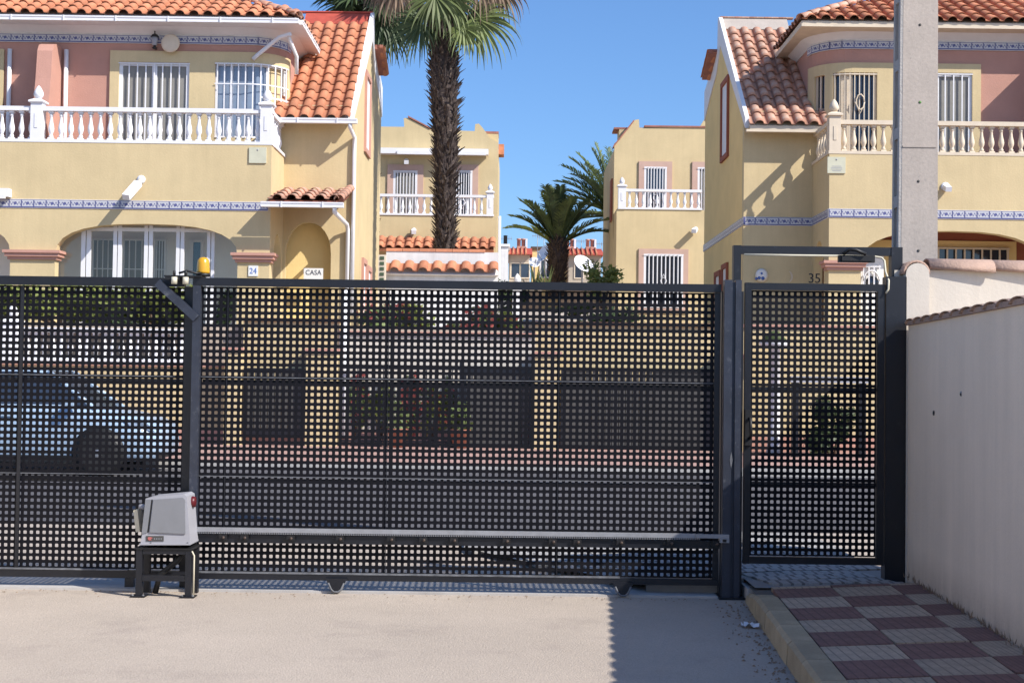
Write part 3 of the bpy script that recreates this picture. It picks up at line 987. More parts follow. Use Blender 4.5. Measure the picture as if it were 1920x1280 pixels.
# ------------------------------------------------------------------ shared house pieces
def tile_mesh(m, w=0.33, ln=0.50):
    mb = MB()
    sec = [(-w / 2, 0.012), (-w / 2 + 0.06, 0.0), (-w * 0.13, 0.004)]
    c, r = w * 0.20, w * 0.335
    for i in range(8):
        a = math.pi * (1 - i / 7)
        sec.append((c + r * math.cos(a), 0.006 + r * 0.86 * math.sin(a)))
    n = len(sec)
    vs = [(x, 0, z + 0.035) for x, z in sec] + [(x, ln, z * 0.93) for x, z in sec] + [(x * 0.99, 0, z + 0.018) for x, z in sec]
    fs = [(i, i + 1, n + i + 1, n + i) for i in range(n - 1)] + [(2 * n + i, 2 * n + i + 1, i + 1, i) for i in range(n - 1)]
    mb.add(vs, fs, 0, False)
    for k in range(n - 1):
        mb.s[k] = True
    return mb.mesh('roof_tile', m)


T_CLAY = tile_mesh(M['tile'])
T_PALE = tile_mesh(M['tile_pale'])


def tiles(parent, me, origin, du, dv, nu, nv, pu, pv, skip=None, jit=1.0):
    du, dv = Vector(du).normalized(), Vector(dv).normalized()
    up = du.cross(dv)
    if up.z < 0:
        up = -up
    for j in range(nv):
        for i in range(nu):
            if skip and skip(i, j):
                continue
            p = Vector(origin) + du * (pu * (i + 0.5)) + dv * (pv * j) + up * RN.uniform(0, 0.006) * jit
            a = RN.uniform(-0.02, 0.02) * jit
            x = (du + dv * a).normalized()
            m = frame_m(p, x * (pu / 0.33), (dv - du * a).normalized() * (pv / 0.45), up)
            inst(me, 'roof_tile', parent, m)


def baluster_mesh(m, h):
    b = 0.062
    mb = MB()
    mb.box(-b, b, -b, b, 0, 0.05 * h / 0.68)
    mb.box(-b * 0.9, b * 0.9, -b * 0.9, b * 0.9, h - 0.05, h)
    pr = [(0.052, 0.05), (0.055, 0.09), (0.034, 0.13), (0.040, 0.15), (0.066, 0.22), (0.070, 0.27), (0.060, 0.34), (0.040, 0.43), (0.031, 0.52), (0.032, 0.555), (0.046, 0.57), (0.046, 0.59), (0.034, 0.60), (0.05, 0.63)]
    mb.lathe([(r, z * h / 0.68) for r, z in pr], seg=10)
    return mb.mesh('baluster', m)


def finial_post(parent, x, y, zb, m, w=0.135, ztop=7.86, s=1.0):
    mb = MB()
    mb.box(x - w, x + w, y - w, y + w, zb, ztop)
    e = 0.0
    mb.box(x - w * 0.28, x + w * 0.28, y - w - 0.012, y - w + 0.02, zb + (ztop - zb) * 0.36, zb + (ztop - zb) * 0.72)
    c = w + 0.045
    mb.add([(x - c, y - c, ztop + 0.001), (x + c, y - c, ztop + 0.001), (x + c, y + c, ztop + 0.001), (x - c, y + c, ztop + 0.001),
            (x - c, y - c, ztop + 0.04), (x + c, y - c, ztop + 0.04), (x + c, y + c, ztop + 0.04), (x - c, y + c, ztop + 0.04),
            (x - 0.05, y - 0.05, ztop + 0.11), (x + 0.05, y - 0.05, ztop + 0.11), (x + 0.05, y + 0.05, ztop + 0.11), (x - 0.05, y + 0.05, ztop + 0.11)],
           [(0, 1, 5, 4), (1, 2, 6, 5), (2, 3, 7, 6), (3, 0, 4, 7), (4, 5, 9, 8), (5, 6, 10, 9), (6, 7, 11, 10), (7, 4, 8, 11), (8, 9, 10, 11), (3, 2, 1, 0)])
    z = ztop + 0.11
    pr = [(0.05, 0), (0.10, 0.035), (0.118, 0.09), (0.105, 0.15), (0.075, 0.21), (0.04, 0.265), (0.006, 0.30)]
    mb.lathe([(r * s, h * s) for r, h in pr], (x, y, z), 10)
    return mb.build('finial_post', m, parent)


def balustrade(house, P, Q, zb, h, n, m, posts=(), gap0=0.0, gap1=0.0, pw=0.135, top=None, fs=1.0):
    P, Q = Vector((P[0], P[1], 0)), Vector((Q[0], Q[1], 0))
    d = (Q - P).normalized()
    nr = Vector((-d.y, d.x, 0))
    c = (P + Q) / 2
    hl = (Q - P).length / 2
    mb = MB()
    mb.obox((c.x, c.y, zb + 0.035), d * hl, nr * 0.14, (0, 0, 0.035))
    bal = mb.build('balustrade', m, house)
    MB().obox((c.x, c.y, zb + h - 0.05), d * (hl - 0.005), nr * 0.10, (0, 0, 0.05)).build('handrail', m, bal)
    me = baluster_mesh(m, h - 0.1 - 0.072)
    L = 2 * hl - gap0 - gap1
    for i in range(n):
        p = P + d * (gap0 + L * (i + 0.5) / n)
        inst(me, 'baluster', bal, Matrix.Translation((p.x, p.y, zb + 0.071)) @ Matrix.Rotation(math.atan2(d.y, d.x), 4, 'Z'))
    for t in posts:
        p = P + d * t
        finial_post(bal, p.x, p.y, zb - 0.001, m, pw, top if top else zb + h + 0.09, fs)
    return bal


def window(house, x0, x1, z0, z1, y, pane='glassdark', fw=0.06, nb=6, split=True, hb=(), orn=False, bars=True, name='window', frame='white', r=0.011):
    """window or barred door facing the street: frame proud of y, pane just behind, grille in front"""
    if x0 > x1:
        x0, x1 = x1, x0
    mb = MB()
    mb.box(x0, x0 + fw, y - 0.04, y + 0.02, z0, z1)
    mb.box(x1 - fw, x1, y - 0.04, y + 0.02, z0, z1)
    mb.box(x0 + fw, x1 - fw, y - 0.04, y + 0.02, z1 - fw, z1)
    mb.box(x0 + fw, x1 - fw, y - 0.04, y + 0.02, z0, z0 + fw)
    if split:
        xm = (x0 + x1) / 2
        mb.box(xm - fw * 0.7, xm + fw * 0.7, y - 0.035, y + 0.018, z0 + fw, z1 - fw)
    w = mb.build(name, M[frame], house)
    MB().box(x0 + fw * 0.5, x1 - fw * 0.5, y + 0.0, y + 0.012, z0 + fw * 0.5, z1 - fw * 0.5).build('pane', M[pane], w)
    if bars:
        g = MB()
        for k in range(nb):
            xx = x0 + fw * 0.5 + (x1 - x0 - fw) * (k + 1) / (nb + 1)
            g.box(xx - r, xx + r, y - 0.075, y - 0.053, z0 + 0.02, z1 - 0.02)
        for zz in hb:
            g.box(x0 - 0.01, x1 + 0.01, y - 0.083, y - 0.076, zz - 0.012, zz + 0.012)
        for zz in (z0 + 0.03, z1 - 0.03):
            g.box(x0 - 0.01, x1 + 0.01, y - 0.083, y - 0.076, zz - 0.014, zz + 0.014)
        if orn:
            xm, zm, a = (x0 + x1) / 2, (z0 + z1) / 2, 0.17
            P_ = [(xm, y - 0.09, zm - 1.6 * a), (xm + a * 0.7, y - 0.09, zm), (xm, y - 0.09, zm + 1.6 * a), (xm - a * 0.7, y - 0.09, zm), (xm, y - 0.09, zm - 1.6 * a)]
            g.tube(P_, 0.013, 5)
            g.tube([(xm + 0.09 * math.cos(t * 0.7), y - 0.09, zm + 0.13 * math.sin(t * 0.7)) for t in range(10)], 0.011, 5)
        g.build('grille', M[frame], w)
    return w


def surround(house, x0, x1, z0, z1, y, t, m, name='window_surround', sill=True):
    if x0 > x1:
        x0, x1 = x1, x0
    mb = MB()
    mb.box(x0 - t, x0, y - 0.05, y + 0.02, z0 - (t if sill else 0), z1 + t)
    mb.box(x1, x1 + t, y - 0.05, y + 0.02, z0 - (t if sill else 0), z1 + t)
    mb.box(x0, x1, y - 0.049, y + 0.02, z1, z1 + t)
    if sill:
        mb.box(x0, x1, y - 0.052, y + 0.02, z0 - t, z0)
    return mb.build(name, M[m], house)


BT_W, BT_H = 0.285, 0.185
BT = MB().box(-BT_W / 2 + 0.003, BT_W / 2 - 0.003, -0.018, 0.03, -BT_H / 2, BT_H / 2).mesh('border_tile', M['bluetile'])


def tile_band(house, pts, z, h=BT_H, m='white_dirty'):
    """a course of painted tiles along a ground-plan polyline (points with the outside on the right hand side of travel)"""
    mb = MB()
    places = []
    rest = 0.0
    for a, b in zip(pts[:-1], pts[1:]):
        a, b = Vector((a[0], a[1], 0)), Vector((b[0], b[1], 0))
        L = (b - a).length
        d = (b - a) / L
        nr = Vector((d.y, -d.x, 0))
        c = (a + b) / 2 + nr * 0.003
        mb.obox((c.x, c.y, z), d * L / 2, nr * 0.011, (0, 0, h / 2 + 0.012))
        s = rest + BT_W / 2
        while s < L + 1e-6:
            places.append((a + d * s + nr * 0.003, d, nr))
            s += BT_W
        rest = s - BT_W / 2 - L
    band = mb.build('tile_band', M[m], house)
    for p, d, nr in places:
        inst(BT, 'border_tile', band, frame_m((p.x, p.y, z), d, -nr, (0, 0, h / BT_H)))
    return band


def arch_pts(x0, x1, zs, zt, n=14, e=2.6):
    c, a = (x0 + x1) / 2, (x1 - x0) / 2
    out = []
    for i in range(n + 1):
        t = math.pi * i / n
        cx, sx = math.cos(t), math.sin(t)
        out.append((c - a * math.copysign(abs(cx) ** (2 / e), cx), zs + (zt - zs) * abs(sx) ** (2 / e)))
    return out


def gutter(house, a, b, r=0.062, drop=0.0):
    a, b = Vector(a), Vector(b)
    d = (b - a).normalized()
    nr = Vector((d.y, -d.x, 0))
    mb = MB()
    L = (b - a).length / 2
    c = (a + b) / 2
    mb.obox(c, d * L, nr * r, (0, 0, 0.055))
    mb.obox(c + nr * (r + 0.006) + Vector((0, 0, 0.043)), d * L, nr * 0.007, (0, 0, 0.018))
    g = mb.build('gutter', M['white'], house)
    k = int(L * 2 / 1.3) + 1
    for i in range(k):
        p = a + d * (L * 2 * (i + 0.5) / k) + nr * (r + 0.016)
        MB().obox(p, d * 0.014, nr * 0.008, (0, 0, 0.066)).build('gutter_bracket', M['white'], g)
    return g


# ------------------------------------------------------------------ the two front houses
YA, YB, YC = 32.0, 33.8, 33.45
ZG, ZT = 2.65, 5.95                           # ground floor and terrace floor levels


def duplex(name, cx, sg, label, left):
    h = thing(name, (cx + sg * 4, 34, ZG), label, 'house', 'houses facing the street behind the gate')
    X = lambda u: cx + sg * u
    UP = 1.68                                  # parapet corner
    UE = 12.0
    RX = 300 if left else 1790
    def zc(py, Y=YC):
        return at(RX, py, Y).z
    def uc(px, Y=YC):
        return sg * (at(px, 100, Y).x - cx)
    zwin, zyel, zband, zfr = (zc(118), zc(97), zc(75), zc(67)) if left else (zc(138), zc(121), zc(87), zc(79))
    zp = 6.90 if left else 6.87
    mbal = M['white'] if left else M['cream']
    # front wall with arches and terrace parapet
    a0, a1 = (2.42, 6.64), (7.68, 11.4)
    top = 5.03 if left else 5.11
    poly = [(UP, zp), (UP, ZG), (a0[0], ZG)] + arch_pts(a0[0], a0[1], 4.28, top) + [(a0[1], ZG), (a1[0], ZG)] + \
        arch_pts(a1[0], a1[1], 4.28, top) + [(a1[1], ZG), (UE, ZG), (UE, zp)]
    MB().prism([(X(u), YA, z) for u, z in poly], (0, 0.26, 0)).build('front_wall', M['yellow'], h)
    # parapet side wall, with arch on the entrance side
    poly = [(YA + 0.262, zp - 0.002), (YA + 0.262, ZG), (YA + 0.5, ZG)] + arch_pts(YA + 0.5, YB - 0.25, 4.2, 4.95, 8, 2.0) + [(YB - 0.25, ZG), (YB - 0.002, ZG), (YB - 0.002, zp - 0.002)]
    MB().prism([(X(UP), y, z) for y, z in poly], (sg * 0.2, 0, 0)).build('terrace_side_wall', M['yellow'], h)
    MB().box(X(UP + 0.202), X(UE), YA + 0.262, YC + 0.5, ZT - 0.25, ZT).build('terrace_floor', M['pink_trim'], h)
    # entrance wall and long side wall
    if left:
        poly = [(0, 8.2), (0, ZG), (0.50, ZG)] + arch_pts(0.50, 1.62, 4.55, 5.32, 12, 2.1) + [(1.62, ZG), (1.9, ZG), (1.9, 8.2)]
        MB().prism([(X(u), YB, z) for u, z in poly], (0, 0.16, 0)).build('entrance_wall', M['yellow'], h)
        MB().box(X(0.2), X(2.2), YB + 0.36, YB + 0.46, ZG, 5.6).build('entrance_back_wall', M['ochre'], h)
    else:
        MB().box(X(0), X(1.9), YB, YB + 0.22, ZG, 8.2).build('entrance_wall', M['yellow'], h)
    sw = [(YB + 0.222, ZG), (YB + 0.222, 7.98), (38.0, 11.42), (38.12, 11.42), (38.2, 10.62), (40.75, 10.02), (40.75, ZG)]
    MB().prism([(X(0.0), y, z) for y, z in sw], (sg * 0.22, 0, 0)).build('side_wall', M['yellow'] if left else M['ochre'], h)  # shaded alley side of the right house gets the brightened tone
    # white verge band along the gable
    vb = [(YB - 0.30, 7.72), (YB - 0.30, 7.98), (38.0, 11.62), (38.16, 11.62), (38.24, 10.74), (40.76, 10.12), (40.76, 9.25), (39.6, 9.72), (38.5, 10.1), (37.7, 10.75)]
    MB().prism([(X(-0.03), y, z) for y, z in vb], (sg * 0.10, 0, 0)).build('verge_board', M['white'], h)
    # rear wall so the block is closed
    MB().box(X(0.225), X(UE), 40.4, 40.748, ZG, 9.9).build('rear_wall', M['yellow'], h)
    # rear roof slope with its tile edge sticking out past the wall
    rr = MB()
    rr.prism([(X(-0.26), 38.3, 10.68), (X(-0.26), 39.6, 10.22), (X(-0.26), 39.6, 10.32), (X(-0.26), 38.3, 10.80)], (sg * 6, 0, 0))
    rr.build('rear_roof', M['coping'], h)
    dv = Vector((0, -1.3, 0.46)).normalized()
    for k in range(3):
        p = Vector((X(-0.14), 39.62, 10.33)) + dv * 0.45 * k
        inst(T_CLAY, 'roof_tile', h, frame_m(p, (1, 0, 0), dv, Vector((1, 0, 0)).cross(dv)))

    # side roof above the entrance
    y0, z0 = YB - 0.45, 7.76
    y1, z1 = 38.0, 11.44
    dv = Vector((0, y1 - y0, z1 - z0)).normalized()
    up = Vector((0, -dv.z, dv.y))
    sl = (Vector((0, y1, z1)) - Vector((0, y0, z0))).length
    sb = MB()
    q = [(0.06, y0, z0), (2.3, y0, z0)]
    sb.add([(X(0.06), y0, z0), (X(1.80), y0, z0), (X(1.80), y1, z1), (X(0.06), y1, z1)] + [(X(0.06), y0, z0 - 0.09), (X(1.80), y0, z0 - 0.09), (X(1.80), y1, z1 - 0.14), (X(0.06), y1, z1 - 0.14)],
           [(0, 1, 2, 3), (7, 6, 5, 4), (0, 4, 5, 1), (1, 5, 6, 2), (2, 6, 7, 3), (3, 7, 4, 0)])
    sr = sb.build('side_roof', M['white_dirty'] if left else M['cream'], h)
    nu = 6
    pu = (1.98) / nu
    tm = T_CLAY if left else T_PALE
    nv = 12
    ox = X(0.05) if sg > 0 else X(0.05 + pu * nu)
    tiles(sr, tm, Vector((ox, y0 - 0.04, z0 + 0.0)), (1, 0, 0), dv, nu, nv, pu, 0.455)
    pA = Vector((0, y0, z0)) + dv * (0.455 * nv)
    rb = MB()
    rb.add([(X(0.02), pA.y, pA.z + 0.05), (X(1.85), pA.y, pA.z + 0.05), (X(1.85), y1 + 0.02, z1 + 0.16), (X(0.02), y1 + 0.02, z1 + 0.16),
            (X(1.85), y1 + 0.14, z1 + 0.16), (X(0.02), y1 + 0.14, z1 + 0.16), (X(1.85), y1 + 0.14, z1 - 0.9), (X(0.02), y1 + 0.14, z1 - 0.9)],
           [(0, 1, 2, 3), (3, 2, 4, 5), (5, 4, 6, 7)])
    rb.build('ridge_flashing', M['tile_red'] if left else M['concrete'], sr)
    rt = MB().box(-0.2, 0.2, -0.09, 0.09, 0, 0.035).mesh('ridge_tile', M['tile_red'] if left else M['tile_pale'])
    for k in range(5):
        inst(rt, 'ridge_tile', sr, Matrix.Translation((X(0.21 + k * 0.405), y1 + 0.07, z1 + 0.162)))
    if left:
        gutter(h, (X(1.75), y0 - 0.09, z0 - 0.05) if sg < 0 else (X(-0.15), y0 - 0.09, z0 - 0.05), (X(-0.15), y0 - 0.09, z0 - 0.05) if sg < 0 else (X(1.75), y0 - 0.09, z0 - 0.05))
        MB().tube([(X(0.02), y0 - 0.09, z0 - 0.10), (X(0.02), y0 - 0.08, z0 - 0.2), (X(-0.035), YB - 0.06, z0 - 0.35), (X(-0.035), YB - 0.06, z0 - 0.7), (X(-0.035), YB - 0.06, 0.4 + ZG)], 0.05, 8).build('downpipe', M['white'], h)
    else:
        MB().box(X(-0.02), X(1.9), y0 + 0.0, y0 + 0.12, z0 - 0.15, z0 - 0.092).build('eave_board', M['cream'], h)

    # porch roof (left house)
    if left:
        py0, pz0, py1, pz1 = 31.55, 5.56, YB - 0.01, 6.12
        dv2 = Vector((0, py1 - py0, pz1 - pz0)).normalized()
        pb = MB()
        pb.prism([(X(0.08), py0, pz0), (X(0.08), py1, pz1), (X(0.08), py1, pz1 - 0.16), (X(0.08), py0 + 0.02, pz0 - 0.13)], (sg * 1.59, 0, 0))
        pr = pb.build('porch_roof', M['brown'], h)
        pw = 1.62 / 5
        tiles(pr, T_PALE, Vector((X(0.05 + 1.62), py0 - 0.05, pz0 + 0.01)), (1, 0, 0), dv2, 5, 4, pw, 0.45)
        me = half_tile(0.12, 0.47, 0.014, 0.9).mesh('verge_tile', M['tile_pale'])
        for k in range(5):
            p = Vector((X(0.04), py0 - 0.03, pz0 + 0.03)) + dv2 * (0.45 * k)
            inst(me, 'verge_tile', pr, frame_m(p, dv2, (1, 0, 0), dv2.cross(Vector((1, 0, 0))) * (1 if dv2.cross(Vector((1, 0, 0))).z > 0 else -1)))
        gutter(h, (X(1.80), py0 - 0.10, pz0 - 0.11), (X(-0.08), py0 - 0.10, pz0 - 0.11))
        MB().tube([(X(0.13), py0 - 0.10, pz0 - 0.16), (X(0.13), py0 - 0.06, pz0 - 0.26), (X(0.10), YB - 0.2, pz0 - 0.30), (X(0.09), YB - 0.07, pz0 - 0.42), (X(0.09), YB - 0.07, ZG + 0.2)], 0.05, 8).build('downpipe', M['white'], h)

    # capitals round the pillars
    def capital(ua, ub):
        cb = MB()
        zc0, zc1 = 4.17, 4.42
        for e, (za, zb) in ((0.05, (zc0, zc0 + 0.07)), (0.10, (zc0 + 0.071, zc0 + 0.15)), (0.14, (zc0 + 0.151, zc0 + 0.215))):
            x0_, x1_ = X(ua - e), X(ub + e)
            cb.box(x0_, x1_, YA - e, YA + 0.26 + e, za, zb)
        cb.build('capital', M['pink_trim'], h)
    capital(UP, a0[0])
    capital(a0[1], a1[0])
    # border of painted tiles
    zb_ = 5.465 if left else 5.49
    if left:
        tile_band(h, [(X(UE), YA), (X(UP + 0.05), YA)], zb_)
    else:
        tile_band(h, [(X(0.0), 40.8), (X(0.0), YB)], zb_)
        tile_band(h, [(X(0.0), YB), (X(UP - 0.01), YB)], zb_)
        tile_band(h, [(X(UP), YB), (X(UP), YA)], zb_)
        tile_band(h, [(X(UP), YA), (X(UE), YA)], zb_)
    # balustrade on the parapet
    hb = 0.84 if left else 0.80
    if left:
        balustrade(h, (X(UE), YA + 0.13), (X(UP - 0.02), YA + 0.13), zp, hb, 44, mbal, posts=(UE - 7.15, UE - UP - 0.14), gap1=0.25)
        balustrade(h, (X(UP + 0.11), YA + 0.28), (X(UP + 0.11), YB - 0.01), zp, hb, 6, mbal)
    else:
        balustrade(h, (X(UP - 0.02), YA + 0.13), (X(UE), YA + 0.13), zp, hb, 44, mbal, posts=(0.15,), gap0=0.27)
        balustrade(h, (X(UP + 0.11), YA + 0.28), (X(UP + 0.11), YB - 0.01), zp, hb, 5, mbal)

    # upper storey: flat front that turns a round corner towards the alley
    R_ = 0.85
    UC = UP + R_

    def cp(s):
        if s <= 0:
            return Vector((X(UC - s), YC, 0)), Vector((0, -1, 0))
        if s <= R_ * math.pi / 2:
            a = s / R_
            return Vector((X(UC - R_ * math.sin(a)), YC + R_ - R_ * math.cos(a), 0)), Vector((-sg * math.sin(a), -math.cos(a), 0))
        e = s - R_ * math.pi / 2
        return Vector((X(UP), YC + R_ + e, 0)), Vector((-sg, 0, 0))

    def srange(a, b):
        pts = {a, b}
        k = 0.0
        while k < R_ * math.pi / 2:
            if a < k < b:
                pts.add(k)
            k += 0.16
        if a < 0 < b: pts.add(0.0)
        e = R_ * math.pi / 2
        if a < e < b: pts.add(e)
        return sorted(pts)

    def pwall(nm, mm, a, b, za, zb, off, t, opens=()):
        S = set(srange(a, b))
        Z = {za, zb}
        for o in opens:
            S |= {o[0], o[1]}
            Z |= {o[2], o[3]}
        S = sorted(S)
        Z = sorted(Z)
        mb = MB()
        def isopen(i, j):
            if not (0 <= i < len(S) - 1 and 0 <= j < len(Z) - 1):
                return True
            sm, zm = (S[i] + S[i + 1]) / 2, (Z[j] + Z[j + 1]) / 2
            return any(o[0] < sm < o[1] and o[2] < zm < o[3] for o in opens)
        def P(s, z, o):
            p, n_ = cp(s)
            q_ = p + n_ * o
            return (q_.x, q_.y, z)
        for i in range(len(S) - 1):
            for j in range(len(Z) - 1):
                if isopen(i, j):
                    continue
                s0, s1, q0, q1 = S[i], S[i + 1], Z[j], Z[j + 1]
                mb.add([P(s0, q0, off), P(s1, q0, off), P(s1, q1, off), P(s0, q1, off)], [(0, 1, 2, 3)])
                mb.add([P(s0, q0, off - t), P(s1, q0, off - t), P(s1, q1, off - t), P(s0, q1, off - t)], [(0, 1, 2, 3)])
                for ii, jj, e in ((i - 1, j, ((s0, q0), (s0, q1))), (i + 1, j, ((s1, q0), (s1, q1))), (i, j - 1, ((s0, q0), (s1, q0))), (i, j + 1, ((s0, q1), (s1, q1)))):
                    if isopen(ii, jj):
                        mb.add([P(*e[0], off), P(*e[1], off), P(*e[1], off - t), P(*e[0], off - t)], [(0, 1, 2, 3)])
        return mb.build(nm, M[mm], h)

    SE = R_ * math.pi / 2 + 3.0
    s_out = UC - UE
    w1 = (UC - uc(225), UC - uc(357), ZT + 0.02, zwin) if left else (UC - uc(1822), UC - uc(1822) + 1.72, ZT + 0.02, zwin)       # wide barred door
    if left:
        w3 = (UC - uc(405), 1.05, 7.3, zwin)          # glazed corner behind one curved grille
        ops = [w1, w3]
    else:
        w3 = (UC - uc(1644), 0.42, ZT + 0.02, zwin - 0.02)   # barred door on the curve
        w4 = (0.62, 0.92, 7.9, zwin - 0.04)
        ops = [w1, w3, w4]
    pwall('upper_wall', 'pink', s_out, SE, ZT, zfr, 0.0, 0.16, ops)
    pwall('yellow_surround', 'yellow', UC - uc(208 if left else 1838), 1.22, ZT, zyel, 0.06, 0.05, ops)
    pwall('frieze', 'white_dirty', s_out, SE - 1.4, zfr, zfr + 0.5, 0.02, 0.12)
    YE = YC - 0.62
    ZE = zc(31 if left else 43, YE)
    # soffit of the eaves
    pts_o = [cp(s) for s in srange(s_out, SE - 1.4)]
    mb = MB()
    S = srange(s_out, SE - 1.4)
    for s0, s1 in zip(S[:-1], S[1:]):
        (p0, n0), (p1, n1) = cp(s0), cp(s1)
        a_ = p0 + n0 * 0.021; b_ = p1 + n1 * 0.021
        c_ = p1 + n1 * 0.22; d_ = p0 + n0 * 0.22
        mb.add([(a_.x, a_.y, zfr + 0.03), (b_.x, b_.y, zfr + 0.03), (c_.x, c_.y, ZE - 0.131), (d_.x, d_.y, ZE - 0.131)], [(0, 1, 2, 3)])
    mb.build('cornice', M['white'], h)
    # painted tiles under the frieze
    tb = [cp(s)[0] + cp(s)[1] * 0.02 for s in srange(s_out, 1.34)]
    if not left:
        tb = tb
    seq = [(p.x, p.y) for p in tb]
    if sg > 0:
        seq = seq[::-1]
    tile_band(h, seq, zband, 0.18)
    # window frames in the openings
    xa, xb = X(UC - w1[0]), X(UC - w1[1])
    window(h, xa, xb, w1[2], w1[3], YC + 0.02, 'blind', 0.085, 7, True, r=0.014)
    # curved corner window
    def ribbon(mb, a, b, z0_, z1_, off, t):
        S_ = srange(a, b)
        for s0, s1 in zip(S_[:-1], S_[1:]):
            (p0, n0), (p1, n1) = cp(s0), cp(s1)
            o0, o1, i1, i0 = p0 + n0 * off, p1 + n1 * off, p1 + n1 * (off - t), p0 + n0 * (off - t)
            v = [(q_.x, q_.y, zz) for zz in (z0_, z1_) for q_ in (o0, o1, i1, i0)]
            mb.add(v, [(0, 1, 5, 4), (1, 2, 6, 5), (2, 3, 7, 6), (3, 0, 4, 7), (4, 5, 6, 7), (3, 2, 1, 0)])
    fm = 'white' if left else 'cream'
    mb = MB()
    ribbon(mb, w3[0], w3[1], w3[3] - 0.05, w3[3], 0.0, 0.05)
    ribbon(mb, w3[0], w3[1], w3[2], w3[2] + 0.05, 0.0, 0.05)
    ribbon(mb, w3[0], w3[0] + 0.05, w3[2] + 0.05, w3[3] - 0.05, 0.0, 0.05)
    ribbon(mb, w3[1] - 0.05, w3[1], w3[2] + 0.05, w3[3] - 0.05, 0.0, 0.05)
    cw = mb.build('corner_window', M[fm], h)
    mb = MB(); ribbon(mb, w3[0], 0.45 if left else w3[1], w3[2], w3[3], -0.055, 0.02); mb.build('pane', M['blueglass' if left else 'glassdark'], cw)
    if left:
        mb = MB(); ribbon(mb, 0.5, w3[1], w3[2], w3[3], -0.075, 0.02); mb.build('inner_reveal', M['yellow'], cw)
        mb = MB(); ribbon(mb, 0.45, 0.5, w3[2], w3[3], -0.04, 0.05); ribbon(mb, -0.45, -0.38, w3[2], w3[3], -0.04, 0.05); mb.build('window_mullion', M['white'], cw)
    mb = MB()
    if left:
        k = w3[0] + 0.05
        while k < w3[1]:
            ribbon(mb, k, k + 0.026, w3[2], w3[3], 0.09, 0.025)
            k += 0.17
        ribbon(mb, w3[0], w3[1], zc(158), zc(156), 0.098, 0.006); ribbon(mb, 0.3, w3[1], zc(182), zc(179), 0.098, 0.006)
        ribbon(mb, w3[0], w3[1], w3[3] - 0.03, w3[3], 0.098, 0.006)
    else:
        sm = UC - uc(1588)
        k = w3[0] + 0.07
        while k < w3[1] - 0.03:
            ribbon(mb, k, k + 0.022, w3[2], w3[3], 0.05, 0.022)
            k += 0.115
        for zz in (w3[2] + 0.05, w3[3] - 0.05):
            ribbon(mb, w3[0], w3[1], zz, zz + 0.03, 0.056, 0.005)
        po, _n = cp(UC - uc(1612))
        zo = zc(195)
        mb.tube([(po.x + 0.10 * math.cos(t * 0.698), po.y - 0.08, zo + 0.19 * math.sin(t * 0.698)) for t in range(10)], 0.018, 5)
        mb.tube([(po.x - 0.13, po.y - 0.08, zo), (po.x, po.y - 0.08, zo - 0.28), (po.x + 0.13, po.y - 0.08, zo), (po.x, po.y - 0.08, zo + 0.28), (po.x - 0.13, po.y - 0.08, zo)], 0.016, 5)
        m5 = MB()
        ribbon(m5, sm - 0.14, sm + 0.14, w3[2] + 0.05, w3[3] - 0.05, -0.01, 0.04)
        m5.build('door_stile', M[fm], cw)
        m5 = MB(); ribbon(m5, w4[0], w4[1], w4[2], w4[3], -0.05, 0.02); w4o = m5.build('window', M['glassdark'], h)
        m5 = MB()
        for k in (w4[0], w4[0] + 0.13, w4[1] - 0.04):
            ribbon(m5, k, k + 0.04, w4[2], w4[3], 0.0, 0.04)
        m5.build('grille', M[fm], w4o)
    mb.build('grille', M[fm], cw)
    # fin wall between the two dwellings
    zt = zc(94) if left else zc(94)
    if left:
        fin = [(YC - 0.001, ZT), (YC - 0.001, zt), (YC - 0.45, zt), (YC - 0.62, zt - 0.06), (YC - 0.72, zt - 0.22), (YC - 0.80, zt - 0.9), (YC - 1.0, zt - 2.0), (YC - 1.05, ZT)]
    else:
        fin = [(YC - 0.001, ZT), (YC - 0.001, zt), (YC - 1.0, zt), (YC - 1.0, ZT)]
    MB().prism([(X(uc(117) if left else 7.2), y, z) for y, z in fin], (sg * 0.36, 0, 0)).build('party_fin', M['pink'], h)
    for u in ((uc(126), uc(20)) if left else ()):
        MB().tube([(X(u), YC - 0.06, zyel), (X(u), YC - 0.06, ZT)], 0.055, 8).build('downpipe', M['white'], h)
    if left:
        MB().box(X(uc(9)), X(12), YC - 0.06, YC - 0.001, ZT, zyel).build('yellow_surround', M['yellow'], h)

    # main roof: eaves on the front and the alley side
    ye, ze = YE, ZE
    ue = sg * (at(557 if left else 1503, 42, YE).x - cx)
    sl_ = math.tan(rad(27))
    dvm = Vector((0, 1, sl_)).normalized()
    mr = MB()
    yr = 38.4
    zr = ze + (yr - ye) * sl_
    ur = ue + (yr - ye)
    V = [(X(ue), ye, ze), (X(UE), ye, ze), (X(UE), yr, zr), (X(ur), yr, zr), (X(ue), 40.9, ze),
         (X(ue), ye, ze - 0.13), (X(UE), ye, ze - 0.13), (X(UE), 40.9, ze - 0.13), (X(ue), 40.9, ze - 0.13), (X(UE), 40.9, ze + 0.2)]
    mr.add(V, [(0, 1, 2, 3), (0, 3, 4), (3, 2, 9, 4), (5, 6, 1, 0), (8, 5, 0, 4), (5, 8, 7, 6)])
    roof = mr.build('main_roof', M['white'] if left else M['cream'], h)
    ncol = 30
    pum = 0.335
    ox = X(ue + pum * ncol) if sg < 0 else X(ue)
    rows = 6
    def skip(i, j):
        u = (ncol - 1 - i) * pum if sg < 0 else i * pum
        return u + pum * 0.3 < j * 0.45 * dvm.y
    tiles(roof, T_CLAY if left else T_CLAY, Vector((ox, ye - 0.05, ze + 0.01)), (1, 0, 0), dvm, ncol, rows, pum, 0.45, skip)
